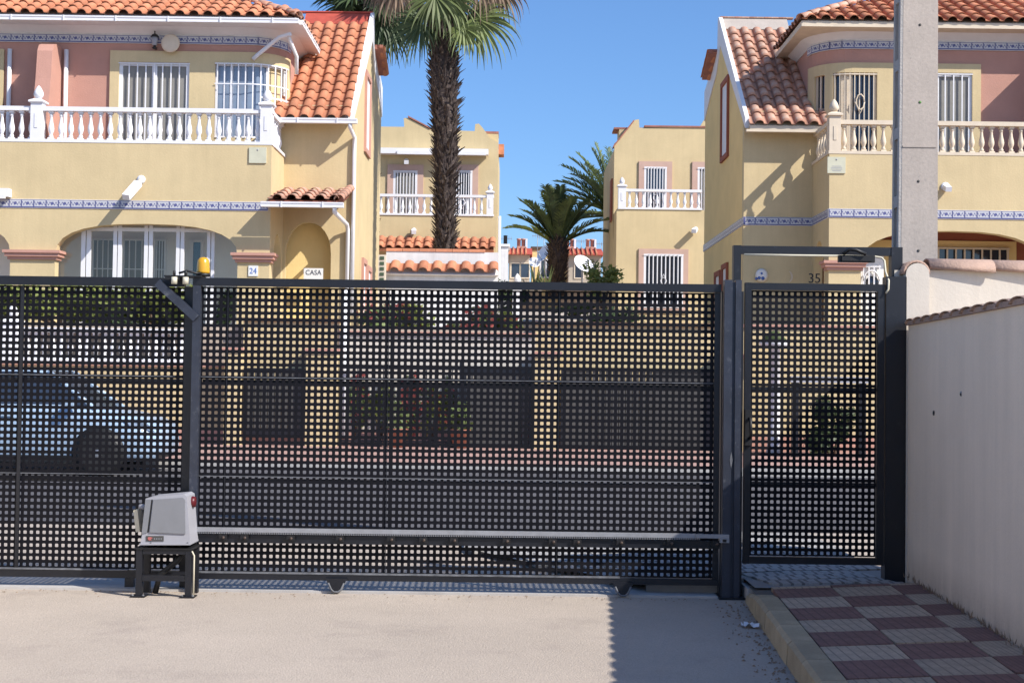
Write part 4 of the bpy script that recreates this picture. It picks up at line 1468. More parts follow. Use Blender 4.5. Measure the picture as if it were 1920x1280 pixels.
    # alley side slope of the roof, seen edge on
    dvs = Vector((sg, 0, sl_)).normalized()
    o0 = Vector((X(ue - 0.05), ye + 0.1, ze + 0.01))
    for j in range(3):
        for i in range(9):
            if i * 0.335 < j * 0.4:
                continue
            p = o0 + Vector((0, 0.335 * (i + 0.5), 0)) + dvs * 0.45 * j
            upv = Vector((0, 1, 0)).cross(dvs)
            if upv.z < 0: upv = -upv
            inst(T_PALE, 'roof_tile', roof, frame_m(p, (0, 1, 0), dvs, upv))
    # hip ridge tiles
    hd = Vector((sg, 1, sl_)).normalized()
    me = half_tile(0.125, 0.5, 0.016, 0.88).mesh('hip_tile', M['tile_pale'])
    upv = Vector((0, 0, 1)); upv = (upv - hd * upv.dot(hd)).normalized()
    for k in range(9):
        p = Vector((X(ue), ye, ze + 0.06)) + hd * (0.42 * k - 0.06)
        sd = upv.cross(hd)
        inst(me, 'hip_tile', roof, frame_m(p + upv * 0.01 * (k % 2), hd, sd, upv))
    if left:
        gutter(h, (X(9.9), ye - 0.07, ze - 0.10), (X(ue - 0.06), ye - 0.07, ze - 0.10))
        gutter(h, (X(ue - 0.07), ye - 0.01, ze - 0.10), (X(ue - 0.07), 35.8, ze - 0.10))
        MB().tube([tuple(at(545, 64, 33.0)), tuple(at(524, 70, 33.1)), tuple(at(482, 104, YC - 0.08)), tuple(at(474, 112, YC - 0.08))], 0.05, 8).build('downpipe_elbow', M['white'], h)
        MB().tube([tuple(at(540, 68, 33.1)), tuple(at(556, 106, 34.0)), tuple(at(556, 140, 34.1))], 0.05, 8).build('downpipe_elbow', M['white'], h)
    # slit windows on the alley side
    for (ya, yb, za, zb) in ((36.3, 37.3, 7.6, 9.5), (36.2, 36.9, ZG + 0.6, 4.55), (37.4, 38.2, ZG + 0.6, 4.45)):
        f = MB()
        xs = (X(-0.06), X(0.02))
        f.box(xs[0], xs[1], ya - 0.13, ya, za - 0.13, zb + 0.13).box(xs[0], xs[1], yb, yb + 0.13, za - 0.13, zb + 0.13)
        f.box(xs[0], xs[1], ya, yb, zb, zb + 0.13).box(xs[0], xs[1], ya, yb, za - 0.13, za)
        w = f.build('side_window', M['pink_trim' if left else 'brown'], h)
        MB().box(X(-0.015), X(0.01), ya, yb, za, zb).build('shutter', M['white'], w)
    # room behind the arches
    MB().box(X(UP + 0.25), X(UE), YC + 0.2, YC + 0.3, ZG, ZT - 0.26).build('porch_back_wall', M['inner' if left else 'brown'], h)
    MB().box(X(UP + 0.21), X(UE), YA - 0.002, YC + 0.5, ZG - 0.5, ZG - 0.001).build('plinth', M['yellow'], h)
    if left:
        g = MB()
        pts = [(152, 170), (212, 228), (270, 286), (330, 345), (388, 402)]
        yg = YA + 0.30
        for a, b in pts:
            xa_, xb_ = at(a, 470, yg).x, at(b, 470, yg).x
            m_ = (xa_ + xb_) / 2
            g.box(xa_, m_ - 0.012, yg, yg + 0.06, ZG, 5.3).box(m_ + 0.012, xb_, yg, yg + 0.06, ZG, 5.3)
        za_ = at(250, 432, yg).z
        g.box(X(2.3), X(6.7), yg + 0.005, yg + 0.055, za_ - 0.02, za_ + 0.06)
        gl = g.build('glazing_frame', M['white'], h)
        MB().box(X(2.28), X(6.72), yg + 0.03, yg + 0.036, ZG, 5.3).build('pane', M['clear'], gl)
        for a, b in ((170, 210), (228, 275), (286, 306)):
            window(h, at(a, 500, YC + 0.1).x, at(b + 4, 500, YC + 0.1).x, ZG + 0.5, at(190, 446, YC + 0.1).z, YC + 0.18, 'blind', 0.05, 3, False, hb=(4.1,))
        window(h, at(355, 500, YC + 0.1).x, at(380, 500, YC + 0.1).x, ZG + 0.3, at(368, 448, YC + 0.1).z, YC + 0.18, 'glassdark', 0.07, 0, False, bars=False, name='inner_door')
    else:
        yp = YC + 0.19
        xa_, xb_ = at(1700, 470, yp).x, at(1905, 470, yp).x
        MB().box(xa_ - 2.0, xb_, yp - 0.03, yp, ZG, at(1800, 452, yp).z).build('window_panel', M['ochre'], h)
        window(h, at(1690, 470, yp).x, at(1890, 470, yp).x, ZG + 1.0, at(1800, 464, yp).z, yp - 0.035, 'glassdark', 0.05, 11, False, hb=(4.28,), frame='cream', r=0.02)
        wn_ = MB()
        c = at(1634, 520, YA + 0.5)
        wn_.tube([(c.x + 0.19 * math.cos(math.pi * k / 8), YA + 0.5, c.z - 0.08 + 0.24 * math.sin(math.pi * k / 8)) for k in range(9)], 0.02, 5)
        for k in (-0.19, -0.06, 0.06, 0.19):
            wn_.box(c.x + k - 0.015, c.x + k + 0.015, YA + 0.49, YA + 0.51, ZG, c.z + 0.3)
        wn_.box(c.x - 0.22, c.x + 0.22, YA + 0.485, YA + 0.489, c.z + 0.24, c.z + 0.27)
        wn_.build('arch_grille', M['white'], h)
        MB().box(c.x - 0.3, c.x + 0.3, YA + 0.55, YA + 0.58, ZG, c.z + 0.5).build('arch_panel', M['inner'], h)
        MB().lathe([(0.001, 0), (0.15, 0.0), (0.16, 0.02)], (c.x + 0.03, YA + 0.53, c.z - 0.12), 14, 0, 'Y').build('arch_pane', M['glassdark'], h)
    return h


LH = duplex('duplex_house', -3.95, -1, 'yellow house with white balustrade and a small tiled porch roof over an arched entrance', True)
RH = duplex('duplex_house', 5.62, 1, 'yellow house partly behind the concrete pole, cream balustrade and brown arch', False)

# things fixed to the front houses
def plaque(px0, px1, py0, py1, Y, label, emblem=False):
    a, b = at(px0, py1, Y), at(px1, py0, Y)
    t = thing('wall_plaque', ((a.x + b.x) / 2, Y - 0.02, a.z), label, 'plaque', 'square plaques under the balustrade corners')
    MB().box(a.x, b.x, Y - 0.03, Y - 0.001, a.z, b.z).build('plate', M['plaque'], t)
    MB().lathe([(0.02, -0.005), (0.02, 0.004), (0.005, 0.004)], ((a.x + b.x) / 2, Y - 0.032, b.z - 0.06), 8, 0, 'Y').build('screw', M['palegrey'], t)
    if emblem:
        for k, w in enumerate((0.2, 0.26, 0.26, 0.22)):
            MB().box((a.x + b.x) / 2 - w / 2, (a.x + b.x) / 2 + w / 2, Y - 0.0325, Y - 0.0305, a.z + 0.05 + 0.035 * k, a.z + 0.062 + 0.035 * k).build('faint_line', M['palegrey'], t)
plaque(467, 500, 277, 306, YA, 'plain pale square plaque on the left house under the white balustrade corner')
plaque(1551, 1585, 295, 325, YA, 'pale square plaque with faint lettering on the right house under its balustrade corner', True)


def spot(base, tip, label, r=0.085):
    b, t = Vector(base), Vector(tip)
    o = thing('wall_light', b, label, 'wall light', 'spot lights sticking out of the house walls')
    MB().lathe([(0.05, -0.03), (0.10, -0.03), (0.10, 0.0), (0.05, 0.0)], b, 12, 0, 'Y').build('wall_mount', M['white'], o)
    d = (t - b).normalized()
    MB().tube([b, b + d * 0.18], 0.05, 8).build('arm', M['creamplastic'], o)
    m = MB()
    up_ = Vector((1, 0, 0)); up_ = (up_ - d * up_.dot(d)).normalized(); w = d.cross(up_)
    L = (t - b).length
    m.obox(b + d * (L * 0.6), d * (L * 0.4), up_ * r, w * r * 0.8)
    m.build('lamp_housing', M['white'], o)
    return o
spot(at(265, 337, YA), at(236, 370, YA - 0.62), 'long white spot light sticking out of the left house above the glazed arch')
spot(at(1772, 350, YA), at(1779, 355, YA - 0.32), 'short cream spot light on the right house, just right of the concrete pole', 0.07)
aw = thing('rolled_awning', at(-20, 360, YA - 0.1), 'white rolled awning cassette on the left house at the edge of the photo', 'awning')
a_, b_ = at(-90, 366, YA), at(22, 366, YA)
MB().box(a_.x, b_.x, YA - 0.22, YA - 0.005, b_.z - 0.06, b_.z + 0.13).build('cassette', M['white'], aw)
MB().box(a_.x, b_.x - 0.06, YA - 0.26, YA - 0.222, b_.z - 0.11, b_.z - 0.02).build('front_bar', M['white'], aw)

lt_ = thing('wall_lantern', at(290, 90, YC), 'small black lantern beside a round disc under the left house eaves', 'lantern')
c = at(290, 78, YC - 0.16)
MB().lathe([(0.02, -0.19), (0.07, -0.16), (0.035, -0.13), (0.03, -0.10)], c, 8).build('lantern_foot', M['blackplastic'], lt_)
m = MB(); m.lathe([(0.11, 0.10), (0.07, 0.16), (0.015, 0.19), (0.015, 0.25)], c, 8)
MB().box(c.x - 0.015, c.x + 0.015, c.y + 0.06, YC - 0.005, c.z - 0.17, c.z - 0.14).build('lantern_arm', M['blackplastic'], lt_)
m.build('lantern_cap', M['blackplastic'], lt_)
MB().lathe([(0.06, -0.099), (0.085, 0.099)], c, 8).build('lantern_glass', M['palegrey'], lt_)
dk = thing('round_disc', at(318, 80, YC), 'round cream disc like a small dish under the left house eaves', 'disc')
c = at(319, 81, YC - 0.22)
MB().lathe([(0.001, -0.02), (0.17, -0.015), (0.215, 0.0), (0.225, 0.03), (0.20, 0.05)], c, 24, 0, 'Y').build('disc_face', M['cream'], dk)
MB().lathe([(0.03, 0.051), (0.03, 0.2)], c, 8, 0, 'Y').build('bracket', M['blackplastic'], dk)

hn = thing('house_number', at(474, 508, YA), 'white tile reading 24 on the pillar under its pink capital', 'house number')
c = at(475, 508, YA)
MB().box(c.x - 0.11, c.x + 0.11, YA - 0.025, YA - 0.002, c.z - 0.12, c.z + 0.12).build('number_tile', M['sign'], hn)
put_text('numeral', '24', 0.19, c.x, YA - 0.027, c.z - 0.005, M['blueink'], hn, 0.9)
cs_ = thing('name_sign', at(588, 514, YB), 'white sign reading CASA on the wall in the entrance arch', 'sign')
c = at(588, 513, YB - 0.02)
MB().box(c.x - 0.235, c.x + 0.235, YB - 0.055, YB - 0.035, c.z - 0.14, c.z + 0.13).build('sign_board', M['sign'], cs_)
MB().box(c.x - 0.21, c.x + 0.21, YB - 0.0345, YB - 0.002, c.z - 0.10, c.z + 0.10).build('sign_backing', M['concrete'], cs_)
put_text('lettering', 'CASA', 0.17, c.x, YB - 0.056, c.z + 0.02, M['ink'], cs_, 0.92)
# plates on the right house entrance wall
dp = thing('wall_plate', at(1428, 514, YB), 'round white plate with blue decoration on the right house entrance wall', 'plate')
c = at(1428, 515, YB - 0.03)
MB().lathe([(0.001, -0.01), (0.10, -0.012), (0.15, 0.0), (0.14, 0.025)], c, 18, 0, 'Y').build('dish', M['white_dirty'], dp)
MB().lathe([(0.16, -0.004), (0.165, 0.004), (0.15, 0.024)], (c.x, c.y, c.z - 0.02), 10, 0, 'Y').build('back_rim', M['cream'], dp)
for dx, dz, r in ((-0.06, -0.08, 0.04), (0.03, -0.09, 0.045), (0.0, 0.03, 0.03), (-0.13, -0.1, 0.035)):
    MB().lathe([(0.001, -0.004), (r, 0.0), (r * 0.8, 0.004)], (c.x + dx, c.y - 0.016, c.z + dz), 8, 0, 'Y').build('blue_spot', M['blueink'], dp)
mo = thing('moon_ornament', at(1480, 518, YB), 'pale crescent moon ornament on the right house entrance wall', 'ornament')
c = at(1476, 519, YB - 0.03)
o_, i_ = [], []
for k in range(11):
    t = -1.15 + 2.3 * k / 10
    o_.append((c.x + 0.14 * math.cos(t), YB - 0.03, c.z + 0.15 * math.sin(t)))
    i_.append((c.x + 0.015 + 0.085 * math.cos(t), YB - 0.03, c.z + 0.137 * math.sin(t)))
MB().prism(o_ + i_[::-1], (0, 0.028, 0)).build('crescent', M['cream'], mo)
# ------------------------------------------------------------------ tiled wall in the alley between the houses
aw_ = thing('tiled_wall', (-1.8, 34, ZG), 'low cream wall capped with clay tiles in front of the palm trunk, between the houses', 'wall')
xa, xb = at(722, 490, 34).x, at(934, 490, 34).x
zt_ = at(830, 487, 34).z
MB().box(xa, xb, 34.0, 34.3, ZG - 0.3, zt_ - 0.26).build('wall_body', M['white_dirty'], aw_)
MB().box(xa, xb, 34.28, 34.5, zt_ - 0.255, zt_ + 0.22).build('upper_course', M['white_dirty'], aw_)
dva = Vector((0, 0.52, 0.30)).normalized()
n = 8
tiles(aw_, T_CLAY, (xa, 33.80, zt_ - 0.33), (1, 0, 0), dva, n, 1, (xb - xa) / n, 0.45)
MB().prism([(xa, 33.84, zt_ - 0.37), (xa, 34.28, zt_ - 0.10), (xa, 34.28, zt_ - 0.25), (xa, 33.90, zt_ - 0.40)], (xb - xa, 0, 0)).build('tile_bed', M['white_dirty'], aw_)
me = MB().prism([(0, -0.12, 0), (0, 0.12, 0), (0, 0.10, 0.06), (0, 0, 0.085), (0, -0.10, 0.06)], (0.40, 0, 0)).mesh('ridge_tile', M['tile'])
for k in range(int((xb - xa) / 0.41)):
    inst(me, 'ridge_tile', aw_, Matrix.Translation((xa + 0.41 * k, 34.38, zt_ + 0.22)))
za = at(830, 514, 34).z
me = MB().box(-0.05, 0.05, -0.02, 0.01, -0.03, 0.03).mesh('fret_brick', M['bark'])
for k in range(int((xb - xa) / 0.17)):
    inst(me, 'fret_brick', aw_, Matrix.Translation((xa + 0.09 + k * 0.17, 33.99, za)))
lc = thing('lattice_block', at(716, 515, 33.6), 'narrow green and cream lattice blocks at the left end of the tiled wall', 'lattice')
c = at(716, 510, 33.6)
MB().box(c.x - 0.09, c.x + 0.09, 33.6, 33.75, ZG - 0.2, c.z + 0.42).build('post', M['cream'], lc)
for k in range(5):
    MB().box(c.x - 0.05, c.x + 0.05, 33.585, 33.61, c.z + 0.30 - 0.13 * k, c.z + 0.38 - 0.13 * k).build('lattice_hole', M['greenglass'], lc)

# ------------------------------------------------------------------ the two back houses
YF, YU = 54.0, 55.6


def backhouse(cx, sg, label, left):
    zb = 7.93 if left else 8.28
    h = thing('back_house', (cx + sg * 3, YF, 3.6), label, 'house', 'houses further up the alley')
    X = lambda u: cx + sg * u
    W = 7.5
    MB().box(X(0), X(W), YF, YF + 0.2, 3.0, zb).build('front_wall', M['yellow'], h)
    MB().prism([(X(0.0), YF + 0.202, 3.0), (X(0.0), YF + 0.202, zb - 0.002), (X(0.0), YU + 0.252, zb - 0.002), (X(0.0), YU + 0.252, 10.9), (X(0.0), 62, 10.9), (X(0.0), 62, 3.0)], (sg * 0.2, 0, 0)).build('side_wall', M['yellow'], h)
    MB().box(X(0.2), X(W), YF + 0.2, YU + 0.2, zb - 0.5, zb - 0.4).build('terrace_floor', M['pink_trim'], h)
    zr = at(730, 238, YU).z if left else at(1260, 238, YU).z
    k_ = lambda px, py: (at(px, py, YU).x, YU, at(px, py, YU).z)
    if left:
        poly = [(X(0.0), YU, 7.3), (X(W), YU, 7.3), (X(W), YU, zr), k_(758, 238), k_(757, 222), k_(764, 221), k_(806, 243), k_(890, 246), k_(891, 233), k_(898, 232), k_(905, 240), k_(918, 258), k_(932, 268)]
        poly[-1] = (X(0.0), YU, poly[-1][2])
    else:
        poly = [(X(0.0), YU, 7.3), (X(W), YU, 7.3), (X(W), YU, k_(1330, 219)[2]), k_(1322, 222), k_(1312, 238), k_(1199, 240), k_(1198, 224), k_(1191, 225), k_(1176, 243), k_(1162, 262)]
        poly.append((X(0.0), YU, poly[-1][2] - 0.15))
    MB().prism(poly, (0, 0.25, 0)).build('upper_wall', M['yellow'], h)
    # parapet coping behind: thin red tile line
    zc = at(870, 246, YU).z if left else at(1165, 240, YU).z
    cp_ = MB()
    if left:
        cp_.box(X(0.0), X(W), YU + 0.26, YU + 1.4, zc - 0.04, zc + 0.05)
        MB().box(X(0.01), X(W), YU + 0.27, YU + 1.3, zc - 1.2, zc - 0.041).build('parapet_return', M['yellow'], h)
    else:
        cp_.box(X(0.0), X(1.2), YU + 0.26, YU + 1.4, zc, zc + 0.07)
        MB().box(X(0.21), X(1.2), YU + 0.27, YU + 1.3, zc - 1.4, zc - 0.001).build('parapet_return', M['yellow'], h)
        cp_.box(X(1.2), X(4.6), YU - 0.04, YU + 0.3, at(1260, 239, YU).z, at(1260, 236, YU).z)
    cp_.build('roof_coping', M['coping'], h)
    if left:
        cb = MB()
        a, b = k_(765, 220), k_(807, 242)
        d = (Vector(b) - Vector(a))
        cb.obox((Vector(a) + Vector(b)) / 2 + Vector((0, 0.12, 0.03)), d / 2, (0, 0.16, 0), (0, 0, 0.03))
        cb.build('sloped_coping', M['coping'], h)
        c = at(937, 281, YU + 1)
        MB().box(X(0.0), X(-0.22), YU + 0.8, YU + 1.6, c.z - 0.22, c.z + 0.2).build('verge_tile', M['tile'], h)
        MB().tube([(X(-0.10), YF + 0.1, at(938, 405, YF).z), (X(-0.10), YF + 0.1, 3)], 0.06, 8).build('downpipe', M['white'], h)
    else:
        a, b = k_(1189, 226), k_(1150, 275)
        d = (Vector(b) - Vector(a))
        MB().obox((Vector(a) + Vector(b)) / 2 + Vector((0, 0.3, 0.0)), d / 2, (0, 0.35, 0), (0, 0, 0.04)).build('sloped_coping', M['coping'], h)
    # balustrade
    if left:
        balustrade(h, (X(W), YF + 0.1), (X(0.12), YF + 0.1), zb, 0.83, 25, M['white'], posts=(W - 0.28,), gap1=0.35, pw=0.13, fs=0.85)
    else:
        balustrade(h, (X(0.05), YF + 0.1), (X(3.34), YF + 0.1), zb, 0.80, 11, M['white'], posts=(0.16,), gap0=0.32, pw=0.15, fs=0.9)
    if left:
        for p0, p1, sp in ((738, 783, False), (850, 886, False)):
            a, b = at(p0, 320, YU), at(p1, 320, YU)
            window(h, a.x, b.x, 7.35, a.z, YU - 0.02, 'glassdark' if p0 > 800 else 'blind', 0.09, 6, False, name='balcony_door', r=0.016, orn=p0 > 800)
            surround(h, a.x, b.x, 7.35, a.z, YU - 0.01, 0.24, 'pink_pale', sill=False)
        # porch roof over the ground floor
        z0, z1 = at(820, 467, YF - 0.9).z, at(820, 446, YF).z
        dv = Vector((0, 0.9, z1 - z0)).normalized()
        MB().prism([(X(0.1), YF - 0.9, z0), (X(0.1), YF - 0.002, z1), (X(0.1), YF - 0.002, z1 - 0.2), (X(0.1), YF - 0.85, z0 - 0.1)], (sg * 5, 0, 0)).build('porch_roof', M['tile'], h)
        tiles(h, T_CLAY, (X(0.05 + 0.36 * 13), YF - 0.92, z0 + 0.01), (1, 0, 0), dv, 13, 2, 0.36, 0.46)
    else:
        a, b = at(1208, 313, YU), at(1250, 313, YU)
        window(h, a.x, b.x, 7.7, a.z, YU - 0.02, 'glassdark', 0.08, 6, False, name='balcony_door', r=0.018, orn=True)
        surround(h, a.x, b.x, 7.7, a.z, YU - 0.01, 0.22, 'pink_pale', sill=False)
        a, b = at(1308, 314, YU), at(1345, 314, YU)
        window(h, a.x, b.x, 7.7, a.z, YU - 0.02, 'blind', 0.08, 5, False, name='balcony_door', r=0.016)
        surround(h, a.x, b.x, 7.7, a.z, YU - 0.01, 0.22, 'pink_pale', sill=False)
        a, b = at(1207, 476, YF), at(1281, 476, YF)
        window(h, a.x, b.x, a.z - 2.1, a.z, YF - 0.02, 'glassdark', 0.09, 8, False, orn=True, r=0.02)
        surround(h, a.x, b.x, a.z - 2.1, a.z, YF - 0.01, 0.2, 'pink_pale')
        # brick red edge of a shutter on the alley side
        MB().box(X(-0.06), X(0.01), YF + 2.2, YF + 3.1, 8.1, 9.8).build('side_shutter', M['brown'], h)
    return h


BL = backhouse(-0.65, -1, 'pale yellow back house with stepped gable, rolled awning and white balcony behind the palm trunk', True)
BR = backhouse(4.02, 1, 'pale yellow back house with one barred balcony door, next to the two date palms', False)
ra = thing('rolled_awning', at(810, 287, YU), 'long white rolled awning above the balcony of the back house behind the palm', 'awning')
a, b = at(700, 283, YU), at(916, 283, YU)
MB().box(a.x, b.x, YU - 0.45, YU - 0.06, a.z - 0.16, a.z + 0.06).build('cassette', M['white'], ra)
MB().box(a.x + 1.0, b.x - 0.1, YU - 0.55, YU - 0.46, a.z - 0.20, a.z - 0.06).build('front_bar', M['white'], ra)
for px, py, Y, lb in ((762, 302, YU, 'small white lamp above the balcony door of the left back house'), (776, 432, YF, 'spot light on the back house just above its porch tiles'),
                      (1304, 430, YF, 'spot light on the right back house below its balcony')):
    b = at(px, py, Y)
    spot((b.x, Y, b.z), (b.x + (0.03 if px < 1000 else -0.12), Y - 0.42, b.z - 0.12), lb, 0.09)


# ------------------------------------------------------------------ palms
def fan_frond(parent, c, az, el, pl, Rr, mk, nb=22, droop=0.55, name='frond', fold=0.0):
    d = Vector((math.cos(az) * math.cos(el), math.sin(az) * math.cos(el), math.sin(el)))
    mb = MB()
    P, p = [], Vector(c)
    dd = d.copy()
    for i in range(6):
        P.append(p.copy())
        p = p + dd * pl / 5
        dd = (dd + Vector((0, 0, -0.07))).normalized()
    mb.tube(P, [0.035, 0.03, 0.026, 0.022, 0.02, 0.018], 5)
    b = P[-1]
    sd = dd.cross(Vector((0, 0, 1)))
    sd = sd.normalized() if sd.length > 0.05 else Vector((1, 0, 0))
    nrm = sd.cross(dd).normalized()
    for k in range(nb):
        a = rad(-118 + 236 * (k + 0.5) / nb) + RN.uniform(-0.04, 0.04)
        bd = (dd * math.cos(a) + sd * math.sin(a)).normalized()
        bd = (bd + nrm * (0.10 + fold * abs(math.sin(a)))).normalized()
        L = Rr * (0.80 + 0.2 * math.cos(a)) * RN.uniform(0.85, 1.08)
        w = Rr * 0.045
        q, dir_ = b.copy(), bd.copy()
        wv = dir_.cross(nrm).normalized()
        vs = []
        steps = 6
        for s in range(steps + 1):
            t = s / steps
            ww = w * (0.35 + 1.9 * t if t < 0.45 else (1.2 * (1 - t) / 0.55)) + 0.002
            twist = nrm * (ww * 0.5 * (1 if k % 2 else -1))
            vs += [q + wv * ww + twist, q - wv * ww - twist]
            q = q + dir_ * (L / steps)
            dir_ = (dir_ + Vector((0, 0, -1)) * droop * (0.08 + t * t * 0.9) * (1 - 0.6 * max(0, -dir_.z))).normalized()
        mb.add(vs, [(2 * s, 2 * s + 1, 2 * s + 3, 2 * s + 2) for s in range(steps)])
    return mb.build(name, M[mk], parent)


def boots(parent, path, radii, n, m, ln=0.16, z0=0.0):
    """old leaf bases left on the trunk"""
    P = [Vector(p) for p in path]
    mb = MB()
    tot = len(P) - 1
    for i in range(n):
        t = (i + RN.random()) / n * tot
        k = min(int(t), tot - 1)
        f = t - k
        c = P[k].lerp(P[k + 1], f)
        r = radii[k] * (1 - f) + radii[k + 1] * f
        a = i * 2.39996 + RN.uniform(-0.3, 0.3)
        o = Vector((math.cos(a), math.sin(a), 0))
        sd = Vector((-o.y, o.x, 0))
        L = ln * RN.uniform(0.6, 1.35)
        w = RN.uniform(0.035, 0.06)
        b = c + o * (r * 0.92)
        out = RN.uniform(0.2, 1.25)
        tip = b + (o * out + Vector((0, 0, 1)) * RN.uniform(0.5, 1.0) + sd * RN.uniform(-0.35, 0.35)).normalized() * L
        q = [b + sd * w, b - sd * w, b - Vector((0, 0, w * 1.2)) + o * 0.02, tip + sd * w * 0.45, tip - sd * w * 0.45]
        mb.add(q, [(0, 1, 4, 3), (1, 2, 4), (2, 0, 3), (2, 3, 4), (0, 2, 1)])
    return mb.build('old_leaf_bases', m, parent, kind='stuff')


YP1 = 38.0
p1 = thing('fan_palm', at(835, 640, YP1) * 1.0, 'tall fan palm with a shaggy brown trunk between the yellow houses', 'palm tree', 'palm trees')
tp = [(835, 640), (836, 560), (835, 470), (834, 400), (836, 330), (836, 260), (833, 190), (832, 120), (830, 60), (826, -10), (824, -60)]
path = [at(a, b, YP1) for a, b in tp]
rr_ = [0.25, 0.24, 0.23, 0.24, 0.27, 0.30, 0.345, 0.36, 0.33, 0.29, 0.2]
MB().tube(path, rr_, 14).build('trunk', M['trunk'], p1)
boots(p1, path, rr_, 1500, M['trunk'], 0.25)
cr = at(827, 0, YP1)
RN.seed(5)
spec = []
for k in range(24):
    az = k * 2.39996
    el = rad(82 - 70 * (k / 24) + RN.uniform(-8, 8))
    spec.append((az, el, 1.15 + 0.3 * RN.random(), 1.0, 'leaf' if k < 34 else 'leaf_dark', 0.45))
for az, el, pl, Rr, mk, dr in spec:
    base = cr + Vector((0, 0, 2.0 + 0.45 * math.sin(el)))
    fan_frond(p1, base, az, el, pl, Rr, mk, droop=dr, nb=28)
# hanging fronds, the ones that show below the top of the photograph
def hung_frond(parent, start, hub, Rr, mk, dirv, nb=34, droop=1.0, spread=118):
    s, b = Vector(start), Vector(hub)
    m_ = (s + b) / 2 + Vector((0, 0, 0.12))
    mb = MB()
    mb.tube([s, m_, b], [0.03, 0.024, 0.018], 5)
    dd = Vector(dirv).normalized()
    sd = dd.cross(Vector((0, -1, 0.25)))
    sd = sd.normalized()
    nrm = sd.cross(dd).normalized()
    for k in range(nb):
        a = rad(-spread + 2 * spread * (k + 0.5) / nb) + RN.uniform(-0.05, 0.05)
        bd = (dd * math.cos(a) + sd * math.sin(a) + nrm * RN.uniform(-0.05, 0.22)).normalized()
        L = Rr * (0.72 + 0.28 * math.cos(a)) * RN.uniform(0.85, 1.12)
        w = Rr * 0.026
        q, dr = b.copy(), bd.copy()
        wv = dr.cross(nrm).normalized()
        vs = []
        n_ = 8
        for t_ in range(n_ + 1):
            t = t_ / n_
            ww = w * (0.3 + 1.7 * t if t < 0.4 else 0.98 * (1 - t) / 0.6) + 0.003
            tw = nrm * (ww * 0.6 * (1 if k % 2 else -1))
            vs += [q + wv * ww + tw, q - wv * ww - tw]
            q = q + dr * (L / n_)
            dr = (dr + Vector((RN.uniform(-0.05, 0.05), 0, -1)) * droop * (0.04 + 0.62 * t * t)).normalized()
        mb.add(vs, [(2 * t_, 2 * t_ + 1, 2 * t_ + 3, 2 * t_ + 2) for t_ in range(n_)])
    return mb.build('frond', M[mk], parent)


RN.seed(15)
for (sp, hp, yo, Rr, mk, dv, dr) in (
        ((822, -30), (790, 46), -0.5, 1.45, 'leaf_dark', (-0.75, -0.1, -0.65), 1.3), ((820, -40), (816, -8), -0.9, 1.55, 'leaf', (0.05, -0.25, -1), 1.0),
        ((830, -30), (868, 52), -0.6, 1.05, 'leaf', (0.35, -0.2, -0.85), 0.9), ((832, -40), (893, 36), -0.3, 1.75, 'leaf', (0.75, -0.1, -0.55), 1.35),
        ((826, -30), (842, -2), -0.75, 1.45, 'leaf', (0.15, -0.3, -1), 1.0), ((830, -40), (880, 30), 0.5, 1.4, 'leaf_dark', (0.5, 0.2, -0.7), 1.2),
        ((820, -50), (745, -22), -0.2, 1.25, 'leaf_dry', (-0.5, 0, -0.6), 1.8), ((820, -50), (770, -18), 0.4, 1.15, 'leaf_dry', (-0.2, 0, -0.9), 1.6), ((820, -50), (720, -30), 0.3, 1.15, 'leaf_dry', (-0.4, 0, -0.9), 1.8),
        ((832, -50), (935, -25), 0.0, 1.45, 'leaf_dry', (0.5, 0, -0.7), 1.8), ((832, -50), (915, -20), 0.5, 1.35, 'leaf_dark', (0.3, 0.1, -0.8), 1.6), ((832, -50), (900, -30), -0.4, 1.2, 'leaf_dry', (0.1, -0.2, -0.9), 1.5),
        ((822, -30), (800, 20), 0.6, 1.3, 'leaf_dark', (-0.5, 0.3, -0.8), 1.2), ((826, -40), (850, 10), 0.8, 1.3, 'leaf_dark', (0.2, 0.3, -0.8), 1.2)):
    s_, h_ = at(sp[0], sp[1], YP1), at(hp[0], hp[1], YP1 + yo)
    hung_frond(p1, s_, h_, Rr * 0.88, mk, dv, droop=dr * 1.25)

YP2 = 47.0
p2_ = thing('fan_palm', at(688, 640, YP2), 'second fan palm whose dark fronds hang behind the red-ridged side roof', 'palm tree', 'palm trees')
path = [at(690, 640, YP2), at(690, 400, YP2), at(690, 150, YP2), at(689, -20, YP2)]
rr_ = [0.28, 0.30, 0.36, 0.3]
MB().tube(path, rr_, 12).build('trunk', M['trunk'], p2_)
boots(p2_, path, rr_, 500, M['trunk'], 0.19)
c2 = at(690, -25, YP2)
RN.seed(9)
for k in range(34):
    az = k * 2.39996
    el = rad(70 - 105 * (k / 34) + RN.uniform(-8, 8))
    fan_frond(p2_, c2 + Vector((0, 0, 0.3 * math.sin(el))), az, el, 1.1, 1.05, 'leaf_dark' if k % 3 else 'leaf', droop=0.7, nb=20)
for hx, hy, dx in ((668, 20, -0.5), (700, 25, 0.1), (722, 30, 0.5), (735, 55, 0.7), (655, 5, -0.8), (712, 60, 0.3)):
    hung_frond(p2_, c2, at(hx, hy, YP2 - 0.3), 1.4, 'leaf_dark', (dx, -0.1, -0.8), droop=1.3)


